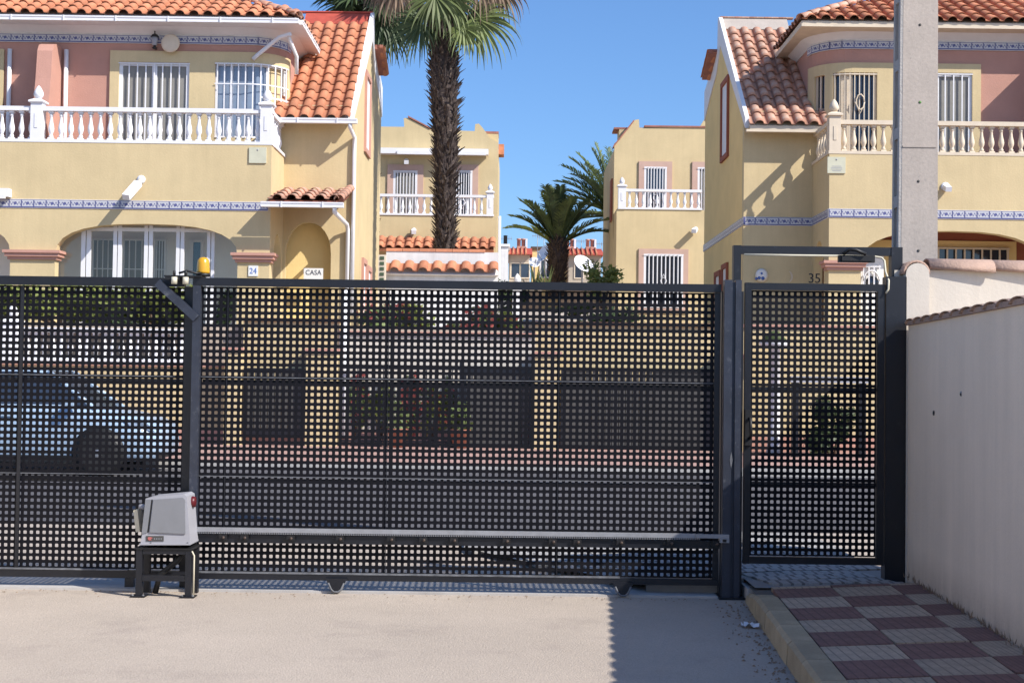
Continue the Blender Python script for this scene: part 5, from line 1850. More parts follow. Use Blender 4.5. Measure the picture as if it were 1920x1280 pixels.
def pinnate(parent, c, az, el, L, mk, nl=34, sag=1.0, lw=0.028, ll=0.5):
    d = Vector((math.cos(az) * math.cos(el), math.sin(az) * math.cos(el), math.sin(el)))
    mb = MB()
    P = [Vector(c)]
    steps = 14
    for i in range(steps):
        P.append(P[-1] + d * L / steps)
        d = (d + Vector((0, 0, -1)) * sag * 0.075 * (0.4 + 1.3 * i / steps)).normalized()
    mb.tube(P, [0.055 * (1 - i / (steps + 1)) + 0.008 for i in range(steps + 1)], 5)
    for i in range(nl):
        t = 0.10 + 0.9 * (i + 0.5) / nl
        k = min(int(t * steps), steps - 1)
        f = t * steps - k
        q = P[k].lerp(P[k + 1], f)
        dd = (P[k + 1] - P[k]).normalized()
        sd = dd.cross(Vector((0, 0, 1)))
        sd = sd.normalized() if sd.length > 0.05 else Vector((1, 0, 0))
        upv = sd.cross(dd)
        l = ll * (0.55 + 0.75 * math.sin(math.pi * min(1, t * 0.9 + 0.1))) * RN.uniform(0.85, 1.1)
        for s in (-1, 1):
            v = (dd * 0.75 + sd * s * 0.75 + upv * RN.uniform(0.15, 0.5)).normalized()
            w = dd.cross(v).normalized().cross(v) * lw
            m_ = q + v * l * 0.5
            e = q + (v + Vector((0, 0, -0.25))).normalized() * l
            mb.add([q + w * 0.6, q - w * 0.6, m_ - w, m_ + w, e], [(0, 1, 2, 3), (3, 2, 4)])
    return mb.build('frond', M[mk], parent)


def date_palm(px, pyc, pyb, Y, rpx, L, label, seed, fr, sc=1.0):
    c = at(px, pyc, Y)
    b = at(px, pyb, Y)
    t = thing('date_palm', b, label, 'palm tree', 'palm trees')
    s = F_PX / Y
    path = [(c.x, Y, b.z - 0.4), (c.x, Y, b.z), (c.x, Y, (b.z * 2 + c.z) / 3), (c.x, Y, (b.z + 2 * c.z) / 3), (c.x, Y, c.z), (c.x, Y, c.z + 0.3)]
    r = rpx / s
    rr = [r * 0.75, r * 0.7, r * 0.75, r, r * 1.05, r * 0.5]
    MB().tube(path, rr, 14).build('trunk', M['trunk'], t)
    boots(t, path, rr, 420, M['trunk'], 0.26 * sc)
    RN.seed(seed)
    for k, (az, el) in enumerate(fr):
        pinnate(t, c + Vector((0.12 * math.cos(rad(az)), 0.12 * math.sin(rad(az)), 0.1)), rad(az + RN.uniform(-6, 6)), rad(el + RN.uniform(-4, 4)), L * RN.uniform(0.9, 1.1),
                'leaf' if k % 2 == 0 else 'leaf_dark', sag=0.85, ll=0.50 * sc, lw=0.04 * sc)
    return t


fr3 = [(180, 46), (168, 62), (200, 76), (60, 84), (20, 74), (0, 58), (-8, 42), (-90, 78), (-60, 70), (-120, 72), (150, 52), (-150, 62), (40, 54), (-30, 60), (185, 32), (12, 34), (120, 80)]
date_palm(1046, 462, 540, 58.0, 17, 2.35, 'short date palm with arching fronds and a stubby trunk in the gap between the houses', 3, fr3)
fr4 = [(180, 30), (172, 48), (165, 62), (190, 55), (150, 72), (120, 80), (60, 80), (0, 60), (20, 40), (-20, 45), (200, 10), (160, 15), (-90, 65), (90, 60), (-130, 55), (130, 50), (40, 55), (-50, 60), (178, 68), (185, 2), (140, 30), (220, 40), (168, 38), (195, 42), (160, 78)]
date_palm(1157, 410, 560, 64.0, 17, 3.35, 'taller date palm half hidden behind the corner of the right back house', 8, fr4)

# ------------------------------------------------------------------ houses at the end of the alley
def far_house(px0, px1, pyr, pye, Y, label, chim, dishes=()):
    a, b = at(px0, pye, Y), at(px1, pye, Y)
    zr = at((px0 + px1) / 2, pyr, Y).z
    h = thing('far_house', ((a.x + b.x) / 2, Y, 6), label, 'house', 'row houses far behind the alley')
    MB().box(a.x + 0.15, b.x - 0.15, Y, Y + 6, 3.0, a.z - 0.002).build('wall', M['far_wall'], h)
    r = MB()
    r.prism([(a.x, Y - 0.5, a.z - 0.05), (a.x, Y + 1.5, zr), (a.x, Y + 4, zr), (a.x, Y + 6.3, a.z - 0.05)], (b.x - a.x, 0, 0))
    ro = r.build('roof', M['tile_red'], h)
    n = int((b.x - a.x) / 0.3)
    rb = MB()
    for k in range(n):
        x = a.x + 0.15 + k * (b.x - a.x - 0.3) / n
        rb.tube([(x, Y - 0.52, a.z - 0.02), (x, Y + 1.45, zr + 0.03)], 0.07, 6)
    rb.build('tile_ribs', M['tile'], ro, kind='stuff')
    for px in chim:
        c = at(px, pyr, Y + 3)
        m = MB()
        m.box(c.x - 0.28, c.x + 0.28, Y + 2.7, Y + 3.3, zr - 0.4, zr + 0.25)
        for dx in (-0.15, 0.15):
            m.lathe([(0.12, 0), (0.12, 0.42), (0.15, 0.43), (0.15, 0.52), (0.10, 0.53)], (c.x + dx, Y + 3, zr + 0.25), 8)
        m.build('chimney', M['pink_trim'], ro)
        MB().box(c.x + 0.29, c.x + 0.42, Y + 2.8, Y + 3.2, zr - 0.3, zr + 0.75).build('flue', M['white'], ro)
    zz = a.z
    w = b.x - a.x
    for f in (0.35, 0.72):
        xw = a.x + w * f
        window(h, xw - 0.32, xw + 0.32, zz - 1.55, zz - 0.55, Y - 0.02, 'glassdark', 0.06, 0, False, bars=False, frame='cream')
    MB().box(a.x - 0.6, b.x + 0.6, Y - 2.2, Y - 0.01, zz - 2.45, zz - 2.25).build('terrace_slab', M['cream'], h)
    rl = MB()
    rl.box(a.x - 0.6, b.x + 0.6, Y - 2.2, Y - 2.1, zz - 3.8, zz - 2.451)
    rl.build('terrace_front', M['bark'], h)
    return h


YQ = 88.0
far_house(950, 998, 461, 476, YQ, 'far house with red roof and twin chimneys, left of the short date palm', (977,))
far_house(1062, 1131, 462, 477, YQ + 1, 'far house with red roof and twin chimneys, right of the short date palm', (1068, 1106))
fh = thing('far_house', at(1030, 500, YQ + 4), 'ochre far house mostly hidden behind the date palm crown', 'house', 'row houses far behind the alley')
a, b = at(998, 468, YQ + 4), at(1064, 468, YQ + 4)
MB().box(a.x, b.x, YQ + 4, YQ + 9, 3, a.z).build('wall', M['ochre'], fh)
MB().box(a.x - 0.1, b.x + 0.1, YQ + 3.9, YQ + 9, a.z + 0.001, a.z + 0.2).build('roof_edge', M['bark'], fh)
window(fh, a.x + 0.5, a.x + 1.3, a.z - 1.9, a.z - 0.6, YQ + 3.98, 'glassdark', 0.1, 0, True, bars=False)
fw_ = thing('far_house', at(945, 480, YQ - 3), 'white gable end of a far house beside the left back house', 'house', 'row houses far behind the alley')
a, b = at(938, 462, YQ - 3), at(953, 462, YQ - 3)
MB().box(a.x, b.x, YQ - 3, YQ + 3, 3, a.z).build('wall', M['white_dirty'], fw_)
MB().box(a.x - 0.1, b.x + 0.1, YQ - 3.1, YQ + 3, a.z + 0.001, a.z + 0.15).build('roof_edge', M['white'], fw_)
MB().lathe([(0.12, 0), (0.12, 0.7), (0.15, 0.72), (0.05, 0.75)], (a.x + 0.3, YQ - 1, a.z + 0.15), 8).build('chimney', M['blackplastic'], fw_)


def dish(px, py, r, Y, az, label, el=25):
    c = at(px, py, Y)
    t = thing('satellite_dish', (c.x, Y, c.z - r), label, 'satellite dish', 'satellite dishes on the far terraces')
    ax = Vector((math.sin(rad(az)) * math.cos(rad(el)), -math.cos(rad(az)) * math.cos(rad(el)), math.sin(rad(el))))
    u = ax.cross(Vector((0, 0, 1))).normalized()
    v = u.cross(ax)
    mb = MB()
    vs = [c]
    fs = []
    for ring in (1, 2, 3):
        for k in range(20):
            a = 2 * math.pi * k / 20
            rr = r * ring / 3
            vs.append(c + u * rr * math.cos(a) + v * rr * math.sin(a) + ax * (rr * rr * 0.28 / r))
    for k in range(20):
        fs.append((0, 1 + k, 1 + (k + 1) % 20))
        for g in (0, 1):
            fs.append((1 + g * 20 + k, 1 + (g + 1) * 20 + k, 1 + (g + 1) * 20 + (k + 1) % 20, 1 + g * 20 + (k + 1) % 20))
    mb.add(vs, fs, 0, True)
    mb.build('reflector', M['white'], t)
    m = MB().tube([c - v * r * 0.8, c + ax * r * 0.9 - v * 0.25 * r], 0.03, 5).tube([c, c + Vector((0, 0.25, 0)), c + Vector((0, 0.3, -r - 0.6))], 0.05, 6)
    m.obox(c + ax * r * 0.95 - v * 0.2 * r, (0.06, 0, 0), (0, 0.08, 0), (0, 0, 0.06))
    m.build('arm_and_mast', M['galv'], t)


dish(1022, 477, 0.55, YQ - 6, -55, 'white dish turned sideways at the left of the date palm trunk')
dish(1092, 497, 0.62, YQ - 7, 30, 'white dish facing the street at the right of the date palm trunk', 35)
dish(1002, 493, 0.35, YQ - 6, 10, 'smaller grey dish on a mast left of the date palm', 30)
for px, py, hh, lb in ((950, 445, 1.2, 'thin roof antenna above the far white gable beside the left back house'), (1008, 440, 1.6, 'tall thin roof antenna left of the date palm crown'),
                       (1020, 443, 1.3, 'thin roof antenna just behind the left fronds of the date palm'), (1128, 455, 1.0, 'thin roof antenna beside the corner of the right back house'),
                       (1090, 450, 0.9, 'thin roof antenna between the two chimneys right of the date palm')):
    c = at(px, py, YQ + 2)
    t = thing('tv_antenna', (c.x, c.y, c.z - hh), lb, 'antenna', 'roof antennas of the far houses')
    MB().tube([c, (c.x, c.y, c.z - hh)], 0.025, 5).build('mast', M['galv'], t)
    MB().box(c.x - 0.35, c.x + 0.35, c.y - 0.04, c.y - 0.026, c.z - 0.1, c.z - 0.07).build('boom', M['galv'], t)
    me = MB().box(-0.01, 0.01, -0.012, 0.012, -0.13, 0.13).mesh('rod', M['galv'])
    for k in range(5):
        inst(me, 'rod', t, Matrix.Translation((c.x - 0.3 + 0.15 * k, c.y - 0.055, c.z - 0.085)))

# ------------------------------------------------------------------ plants
def bush(name, c, size, n, mk, label, group=None, leaf=0.09, stem=True, clumps=7, flowers=0, seed=1):
    RN.seed(seed)
    c = Vector(c)
    t = thing(name, c, label, 'shrub' if 'hedge' not in name else 'hedge', group)
    mb = MB()
    cs = []
    for k in range(clumps):
        cs.append((Vector((RN.uniform(-0.7, 0.7) * size[0], RN.uniform(-0.7, 0.7) * size[1], RN.uniform(0.25, 0.85) * size[2])), RN.uniform(0.35, 0.6)))
    for i in range(n):
        o, s = RN.choice(cs)
        d = Vector((RN.gauss(0, 1), RN.gauss(0, 1), RN.gauss(0, 1))).normalized()
        q = c + o + Vector((d.x * size[0] * s, d.y * size[1] * s, d.z * size[2] * s * 0.55)) * (RN.random() ** 0.35)
        if q.z < c.z + 0.02:
            continue
        a = Vector((RN.gauss(0, 1), RN.gauss(0, 1), RN.gauss(0, 0.6))).normalized()
        b = a.cross(d + Vector((0.01, 0.02, 0.4))).normalized()
        l = leaf * RN.uniform(0.6, 1.3)
        mb.add([q - a * l, q + b * l * 0.45, q + a * l, q - b * l * 0.45], [(0, 1, 2, 3)])
    mb.build('foliage', M[mk], t)
    st = MB()
    for k in range(5):
        o, s = cs[k % len(cs)]
        st.tube([c + Vector((RN.uniform(-0.1, 0.1), RN.uniform(-0.1, 0.1), -0.05)), c + o * 0.5, c + o], [0.035, 0.025, 0.01], 5)
    st.build('stems', M['bark'], t)
    if flowers:
        fm_ = MB()
        for i in range(flowers):
            o, s = RN.choice(cs)
            d = Vector((RN.gauss(0, 1), -abs(RN.gauss(0, 1)), RN.gauss(0, 1))).normalized()
            q = c + o + Vector((d.x * size[0] * s, d.y * size[1] * s, d.z * size[2] * s * 0.55))
            l = 0.06
            fm_.add([q + Vector((l, 0, 0)), q + Vector((0, -0.02, l)), q - Vector((l, 0, 0)), q - Vector((0, 0.02, l))], [(0, 1, 2, 3)])
        fm_.build('flowers', M['flower'], t, kind='stuff')
    return t


def tuft(c, n, L, mk, label, seed, name='spiky_plant'):
    RN.seed(seed)
    c = Vector(c)
    t = thing(name, c, label, 'plant', 'garden plants in the alley')
    for i in range(n):
        az = i * 2.4
        el = rad(RN.uniform(25, 80))
        d = Vector((math.cos(az) * math.cos(el), math.sin(az) * math.cos(el), math.sin(el)))
        sd = d.cross(Vector((0, 0, 1))).normalized()
        mb = MB()
        q, w = c.copy(), 0.05
        vs = []
        l = L * RN.uniform(0.7, 1.1)
        for s in range(5):
            ww = w * (1 - s / 4.2)
            vs += [q + sd * ww, q - sd * ww]
            q = q + d * l / 4
            d = (d + Vector((0, 0, -0.12 * s))).normalized()
        mb.add(vs, [(2 * s, 2 * s + 1, 2 * s + 3, 2 * s + 2) for s in range(4)])
        mb.build('leaf', M[mk], t)


def on_hill(px, py, Y):
    return at(px, py, Y)


c = at(1027, 545, 36); tuft((c.x, 36, c.z), 16, 0.75, 'leaf', 'spiky green plant peeking over the gate below the date palm', 21)
c = at(1005, 545, 37); tuft((c.x, 37, c.z), 14, 0.8, 'leaf_dark', 'dark spiky plant peeking over the gate left of the date palm', 22)
c = at(1132, 575, 40); bush('garden_shrub', (c.x, 40, c.z), (0.55, 0.5, 1.3), 900, 'leaf_lime', 'yellow green shrub peeking over the gate beside the right back house', 'garden shrubs', 0.08, seed=4)
c = at(1075, 590, 41); bush('garden_shrub', (c.x, 41, c.z), (0.7, 0.4, 0.35), 600, 'leaf', 'mid green shrub behind the gate between the date palm and the yellow green shrub', 'garden shrubs', 0.08, seed=5)
c = at(960, 600, 39); bush('garden_shrub', (c.x, 39, c.z), (0.6, 0.5, 1.2), 1000, 'leaf_dark', 'dark green shrub behind the gate beside the white finial', 'garden shrubs', 0.08, seed=6)
gpz = at(970, 528, 37)
gpp = thing('garden_post', (gpz.x, 37, 2.7), 'white post with a pointed finial just showing above the gate', 'post')
finial_post(gpp, gpz.x, 37, 2.6, M['white'], 0.12, gpz.z - 0.16, 0.9)

# ------------------------------------------------------------------ street front of the houses, seen through the gate
YW = 29.2
def wallbox(px0, px1, zt, m, label, name='retaining_wall', group='retaining walls along the far pavement'):
    a, b = at(px0, 700, YW).x, at(px1, 700, YW).x
    t = thing(name, ((a + b) / 2, YW, 0), label, 'wall', group)
    MB().box(a, b, YW, YW + 0.24, -0.02, zt).build('wall_body', M[m], t)
    MB().box(a - 0.02, b + 0.02, YW - 0.05, YW + 0.28, zt + 0.001, zt + 0.07).build('coping', M['pink_trim'], t)
    MB().box(a, b, YW - 0.03, YW - 0.001, 0.1, 0.42).build('skirting', M['pink_trim'], t)
    return t


wallbox(-700, 455, 1.72, 'yellow', 'long low yellow wall under the white balusters behind the parked car')
wallbox(455, 635, 2.70, 'yellow', 'yellow wall behind the left small dark gate')
wallbox(635, 1003, 2.45, 'cream_wall', 'cream wall behind the railing gate and its flower bed across the street')
wallbox(1003, 1400, 2.70, 'yellow', 'yellow wall behind the right dark gate')
wallbox(1400, 2700, 2.70, 'yellow', 'yellow wall behind the pedestrian door')


def dark_gate(px0, px1, py0, py1, label, Y=YW - 0.22, slats=True):
    a, b = at(px0, 700, Y).x, at(px1, 700, Y).x
    z1 = at((px0 + px1) / 2, py0, Y).z
    z0 = max(0.12, at((px0 + px1) / 2, py1, Y).z)
    t = thing('metal_gate', ((a + b) / 2, Y, z0), label, 'gate', 'dark gates across the street')
    f = MB()
    f.box(a, a + 0.08, Y - 0.03, Y + 0.03, z0, z1).box(b - 0.08, b, Y - 0.03, Y + 0.03, z0, z1)
    f.box(a + 0.081, b - 0.081, Y - 0.03, Y + 0.03, z1 - 0.08, z1).box(a + 0.081, b - 0.081, Y - 0.03, Y + 0.03, z0, z0 + 0.08)
    f.build('frame', M['steel'], t)
    n = int((b - a - 0.17) / 0.14)
    me = MB().box(-0.062, 0.062, -0.012, 0.012, z0 + 0.081, z1 - 0.081).mesh('slat', M['hole'])
    for k in range(n):
        inst(me, 'slat', t, Matrix.Translation((a + 0.085 + (b - a - 0.17) * (k + 0.5) / n, Y, 0)))
    return t


dark_gate(457, 574, 690, 815, 'small dark slatted gate across the street, left of the yellow pillar')
dark_gate(868, 1000, 692, 850, 'square dark slatted gate across the street, just left of the lit yellow pillar')
dark_gate(1052, 1345, 690, 852, 'dark slatted gate across the street, behind the closing post')
for px0, px1, lb in ((576, 634, 'yellow pillar between the small dark gate and the railing gate'), (1003, 1048, 'yellow pillar between the square and the right dark gates'), (424, 454, 'yellow pillar left of the small dark gate'),
                     (1348, 1392, 'yellow pillar right of the right dark gate')):
    a, b = at(px0, 700, YW - 0.25).x, at(px1, 700, YW - 0.25).x
    t = thing('gate_pillar', ((a + b) / 2, YW - 0.25, 0), lb, 'pillar', 'pillars across the street')
    MB().box(a, b, YW - 0.42, YW - 0.055, 0.1, 2.05).build('shaft', M['yellow'], t)
    MB().box(a - 0.05, b + 0.05, YW - 0.47, YW - 0.052, 2.051, 2.13).build('cap', M['pink_trim'], t)
# terrace rail above the low wall on the left
rt_ = thing('garden_balustrade', (-9, YW + 0.12, 1.8), 'white balusters on the low wall behind the parked car', 'balustrade')
balustrade(rt_, (-14.5, YW + 0.12), (at(345, 700, YW).x, YW + 0.12), 1.79, 0.72, 42, M['white'], posts=(14.5 + at(18, 700, YW).x,), pw=0.16)
c = at(70, 700, 30.5)
c = at(110, 640, 30.3); bush('hedge', (c.x, 30.3, 2.6), (1.5, 0.35, 0.85), 3600, 'leaf_lime', 'yellow green hedge above the white balusters, left part', 'hedges of the left house', 0.10, seed=31, clumps=14)
c = at(290, 640, 30.3); bush('hedge', (c.x, 30.3, 2.6), (1.0, 0.35, 0.85), 2400, 'leaf_lime', 'yellow green hedge above the white balusters, right part beside the post', 'hedges of the left house', 0.10, seed=32, clumps=10)
c = at(215, 680, 29.9); bush('garden_shrub', (c.x, 29.9, 1.9), (0.55, 0.3, 0.85), 1200, 'leaf_dark', 'dark shrub in front of the yellow green hedge, above the car bonnet', 'garden shrubs', 0.10, seed=33)
c = at(420, 690, 29.9); bush('garden_shrub', (c.x, 29.9, 2.1), (0.2, 0.2, 1.2), 900, 'leaf_dark', 'narrow dark shrub just right of the middle gate post', 'garden shrubs', 0.08, seed=34)
for k, (px, py, mk, lb, fl, sx, szz) in enumerate(((700, 640, 'leaf', 'flowering green shrub above the railing gate, first from left', 60, 0.5, 0.9), (770, 650, 'leaf_lime', 'pale green shrub above the middle of the railing gate', 30, 0.45, 0.8),
                                 (880, 655, 'leaf', 'green shrub with red flowers above the square dark gate', 90, 0.5, 0.8), (1110, 620, 'leaf_dark', 'dark bush against the wall of the right back house, behind the gate', 0, 1.0, 0.9),
                                 (945, 660, 'leaf_lime', 'pale shrub above the right corner of the square dark gate', 20, 0.35, 0.7))):
    c = at(px, py, 29.9)
    bush('garden_shrub', (c.x, 29.9, 2.3), (sx, 0.3, szz), 900, mk, lb, 'garden shrubs', 0.08, seed=50 + k, flowers=fl)
for px, lb in ((745, 'clay flower pot on the pavement at the railing gate, left one'), (862, 'clay flower pot on the pavement at the railing gate, right one')):
    Y = 28.7
    c = at(px, 845, Y)
    t = thing('flower_pot', (c.x, Y, 0.11), lb, 'plant pot', 'flower pots across the street')
    MB().lathe([(0.13, 0.111), (0.2, 0.42), (0.22, 0.43), (0.22, 0.50), (0.17, 0.50), (0.16, 0.45)], (c.x, Y, 0), 14).build('pot', M['pot'], t)
    mb = MB()
    RN.seed(int(px))
    for i in range(160):
        d = Vector((RN.gauss(0, 1), RN.gauss(0, 1), abs(RN.gauss(0, 1.2)))).normalized()
        q = Vector((c.x, Y, 0.5)) + Vector((d.x * 0.28, d.y * 0.25, d.z * 0.65)) * RN.random() ** 0.4
        a = Vector((RN.gauss(0, 1), RN.gauss(0, 1), RN.gauss(0, 1))).normalized(); b = a.cross(d).normalized()
        mb.add([q - a * 0.08, q + b * 0.035, q + a * 0.08, q - b * 0.035], [(0, 1, 2, 3)])
    mb.build('foliage', M['leaf'], t)
rg = thing('railing_gate', (at(752, 845, YW - 0.22).x, YW - 0.22, 0.11), 'open railing gate of thin dark bars in front of the flower bed across the street', 'gate')
xa, xb = at(637, 700, YW - 0.22).x, at(866, 700, YW - 0.22).x
for zz in (0.2, 1.72):
    MB().box(xa, xb, YW - 0.24, YW - 0.20, zz, zz + 0.045).build('rail', M['steel'], rg)
me = MB().box(-0.011, 0.011, YW - 0.231, YW - 0.209, 0.246, 1.719).mesh('bar', M['steel'])
for k in range(15):
    inst(me, 'bar', rg, Matrix.Translation((xa + 0.02 + (xb - xa - 0.04) * k / 14, 0, 0)))
for k in (0, 1):
    x = xa + 0.02 if k == 0 else xb - 0.02
    MB().box(x - 0.03, x + 0.03, YW - 0.25, YW - 0.19, 0.11, 1.9).build('gate_stile', M['steel'], rg)
for k, (px, z0, mk, fl, sx, szz, lb) in enumerate(((668, 0.15, 'leaf', 40, 0.26, 1.5, 'tall green shrub behind the railing gate, at its left end'), (715, 0.15, 'leaf_lime', 0, 0.30, 1.25, 'yellow green shrub behind the railing gate, second from its left end'),
                                           (765, 0.15, 'leaf', 120, 0.32, 1.45, 'red flowering shrub behind the middle of the railing gate'), (812, 0.15, 'leaf_lime', 30, 0.28, 1.2, 'pale shrub with few flowers behind the railing gate, right of its middle'),
                                           (852, 0.15, 'leaf', 10, 0.22, 1.4, 'green shrub behind the right end of the railing gate'))):
    c = at(px, 800, YW - 0.08)
    bush('garden_shrub', (c.x, YW - 0.03, z0), (sx, 0.06, szz), 420, mk, lb, 'garden shrubs', 0.07, seed=90 + k, flowers=fl)
wp = thing('white_pipe', (at(645, 700, YW - 0.1).x, YW - 0.08, 0.11), 'white pipe standing against the wall at the left end of the railing gate', 'pipe')
MB().tube([(at(646, 700, YW).x, YW - 0.09, 0.3), (at(646, 700, YW).x, YW - 0.09, 3.4)], 0.05, 8).build('pipe', M['white'], wp)
# dark frame with a white letter shelf seen through the pedestrian door
t = thing('meter_frame', (at(1550, 840, 27).x, 27, 0.11), 'dark open frame with a pale top across the street, seen through the pedestrian door', 'frame')
xa, xb = at(1484, 700, 27).x, at(1622, 700, 27).x
zt2 = at(1550, 708, 27).z
m = MB()
for x in (xa, xb - 0.13):
    m.box(x, x + 0.13, 26.9, 27.03, 0.11, zt2 - 0.1)
m.box(xa + 0.131, xb - 0.131, 26.92, 27.0, zt2 - 0.55, zt2 - 0.48)
m.build('legs', M['steel'], t)
MB().box(xa - 0.05, xb + 0.02, 26.8, 27.1, zt2 - 0.099, zt2 + 0.02).build('top_board', M['palegrey'], t)
c = at(1560, 790, 28); bush('garden_shrub', (c.x, 28, 0.11), (0.55, 0.35, 1.2), 1100, 'leaf_dark', 'dark shrub under the pale board seen through the pedestrian door', 'garden shrubs', 0.08, seed=71)
t = thing('white_planter', (at(1452, 640, 28.6).x, 28.6, 0.11), 'white planter column left of the dark frame, seen through the pedestrian door', 'planter')
c = at(1452, 640, 28.6)
MB().lathe([(0.16, 0.11), (0.13, 0.3), (0.12, c.z - 0.15), (0.3, c.z - 0.1), (0.33, c.z + 0.02), (0.28, c.z + 0.02)], (c.x, 28.6, 0), 14).build('column', M['white'], t)
MB().lathe([(0.27, 0), (0.1, 0.18), (0.001, 0.2)], (c.x, 28.6, c.z + 0.021), 12).build('planting', M['leaf'], t)

# ------------------------------------------------------------------ parked car across the street
YCar = 20.95
XF = at(292, 800, YCar).x                      # front bumper
car = thing('parked_car', (XF - 2.0, YCar + 0.85, 0), 'pale blue compact car parked across the street behind the fence panel', 'car')
def station(x, zb, zs, hw, hs):
    """body cross section: x, underside, shoulder height, half width, shoulder half width"""
    yc = YCar + 0.87
    r = [(-hw * 0.94, zb), (-hw, zb + 0.12), (-hw, (zb + zs) / 2 + 0.05), (-hw * 0.985, zs - 0.12), (-hs, zs), (hs, zs), (hw * 0.985, zs - 0.12), (hw, (zb + zs) / 2 + 0.05), (hw, zb + 0.12), (hw * 0.94, zb)]
    return [(x, yc + y, z) for y, z in r]
S = [station(XF, 0.34, 0.62, 0.62, 0.5), station(XF - 0.07, 0.24, 0.74, 0.76, 0.60), station(XF - 0.25, 0.22, 0.84, 0.84, 0.70), station(XF - 0.6, 0.22, 0.93, 0.87, 0.76), station(XF - 1.15, 0.22, 1.03, 0.87, 0.80),
     station(XF - 1.5, 0.20, 1.06, 0.87, 0.82), station(XF - 2.6, 0.20, 1.06, 0.87, 0.82), station(XF - 3.5, 0.22, 1.06, 0.87, 0.80), station(XF - 4.0, 0.26, 1.04, 0.83, 0.74), station(XF - 4.15, 0.36, 0.9, 0.72, 0.6)]
m = MB()
vs = [p for s in S for p in s]
fs = [(i * 10 + k, i * 10 + (k + 1) % 10, (i + 1) * 10 + (k + 1) % 10, (i + 1) * 10 + k) for i in range(len(S) - 1) for k in range(10)]
fs += [tuple(range(10))[::-1], tuple(range(90, 100))]
m.add(vs, fs, 0, True)
body = m.build('body', M['carpaint'], car)
yc = YCar + 0.87
roofz = 1.62
def gh(x, z, h):
    return [(x, yc - h, z), (x, yc + h, z)]
m = MB()
m.add(gh(XF - 1.72, roofz - 0.04, 0.58) + gh(XF - 2.0, roofz, 0.60) + gh(XF - 3.3, roofz - 0.01, 0.60) + gh(XF - 3.75, roofz - 0.1, 0.56) +
      gh(XF - 1.72, roofz - 0.09, 0.60) + gh(XF - 2.0, roofz - 0.06, 0.64) + gh(XF - 3.3, roofz - 0.07, 0.64) + gh(XF - 3.75, roofz - 0.15, 0.6),
      [(0, 2, 3, 1), (2, 4, 5, 3), (4, 6, 7, 5), (0, 8, 10, 2), (2, 10, 12, 4), (4, 12, 14, 6), (1, 3, 11, 9), (3, 5, 13, 11), (5, 7, 15, 13), (0, 1, 9, 8), (6, 14, 15, 7)], 0, False)
m.build('roof', M['carpaint'], car)
for s in (-1, 1):
    for (xa, za, ha), (xb, zb, hb) in (((XF - 0.95, 1.0, 0.78), (XF - 1.72, roofz - 0.06, 0.60)), ((XF - 2.45, 1.05, 0.83), (XF - 2.5, roofz - 0.06, 0.64)), ((XF - 3.4, 1.05, 0.81), (XF - 3.35, roofz - 0.06, 0.63)), ((XF - 4.0, 1.03, 0.72), (XF - 3.75, roofz - 0.12, 0.58))):
        MB().tube([(xa, yc + s * ha, za), (xb, yc + s * hb, zb)], 0.04, 6).build('window_pillar', M['carpaint'], car)
def pane(name, pts):
    MB().add(pts, [(0, 1, 2, 3)]).build(name, M['glassdark'], car)
for s in (-1, 1):
    pane('side_window', [(XF - 1.05, yc + s * 0.80, 1.05), (XF - 2.45, yc + s * 0.825, 1.06), (XF - 2.5, yc + s * 0.635, roofz - 0.06), (XF - 1.74, yc + s * 0.60, roofz - 0.07)])
    pane('side_window', [(XF - 2.5, yc + s * 0.825, 1.06), (XF - 3.4, yc + s * 0.81, 1.06), (XF - 3.35, yc + s * 0.63, roofz - 0.07), (XF - 2.55, yc + s * 0.635, roofz - 0.06)])
pane('windscreen', [(XF - 0.97, yc - 0.74, 1.01), (XF - 0.97, yc + 0.74, 1.01), (XF - 1.72, yc + 0.58, roofz - 0.05), (XF - 1.72, yc - 0.58, roofz - 0.05)])
pane('rear_window', [(XF - 4.02, yc - 0.68, 1.05), (XF - 4.02, yc + 0.68, 1.05), (XF - 3.76, yc + 0.54, roofz - 0.12), (XF - 3.76, yc - 0.54, roofz - 0.12)])
for xw in (XF - 0.86, XF - 3.35):
    MB().lathe([(0.40, 0), (0.40, 0.02), (0.30, 0.022)], (xw, yc - 0.885, 0.34), 24, 0, 'Y').build('wheel_arch', M['blackplastic'], car)
    for s in (-1, 1):
        w = MB().lathe([(0.19, -0.09), (0.30, -0.10), (0.325, -0.07), (0.325, 0.07), (0.30, 0.10), (0.19, 0.09)], (xw, yc + s * 0.80 - (0.03 if s < 0 else 0), 0.325), 24, 0, 'Y').build('wheel', M['rubber'], car)
        rm = MB().lathe([(0.03, -0.025), (0.07, -0.02), (0.075, 0.0), (0.18, 0.01), (0.2, -0.01), (0.2, 0.02)], (xw, yc + s * 0.90, 0.325), 20, 0, 'Y')
        for k in range(5):
            a = 2 * math.pi * k / 5
            rm.obox((xw + 0.12 * math.cos(a), yc + s * 0.905, 0.325 + 0.12 * math.sin(a)), (0.07 * math.cos(a), 0, 0.07 * math.sin(a)), (0, 0.012, 0), (-0.022 * math.sin(a), 0, 0.022 * math.cos(a)))
        rm.build('rim', M['alloy'], w)
for s in (-1, 1):
    MB().prism([(XF - 0.06, yc + s * 0.74, 0.66), (XF - 0.42, yc + s * 0.868, 0.76), (XF - 0.48, yc + s * 0.86, 0.86), (XF - 0.16, yc + s * 0.78, 0.78)], (0.02, s * 0.012, 0.004)).build('headlight', M['blueglass'], car)
    MB().obox((XF - 1.25, yc + s * 0.98, 1.08), (0.06, 0, 0), (0, 0.09, 0), (0, 0, 0.06)).build('mirror', M['carpaint'], car)
MB().box(XF - 0.3, XF - 0.02, yc - 0.6, yc + 0.6, 0.25, 0.42).build('front_grille', M['blackplastic'], car)
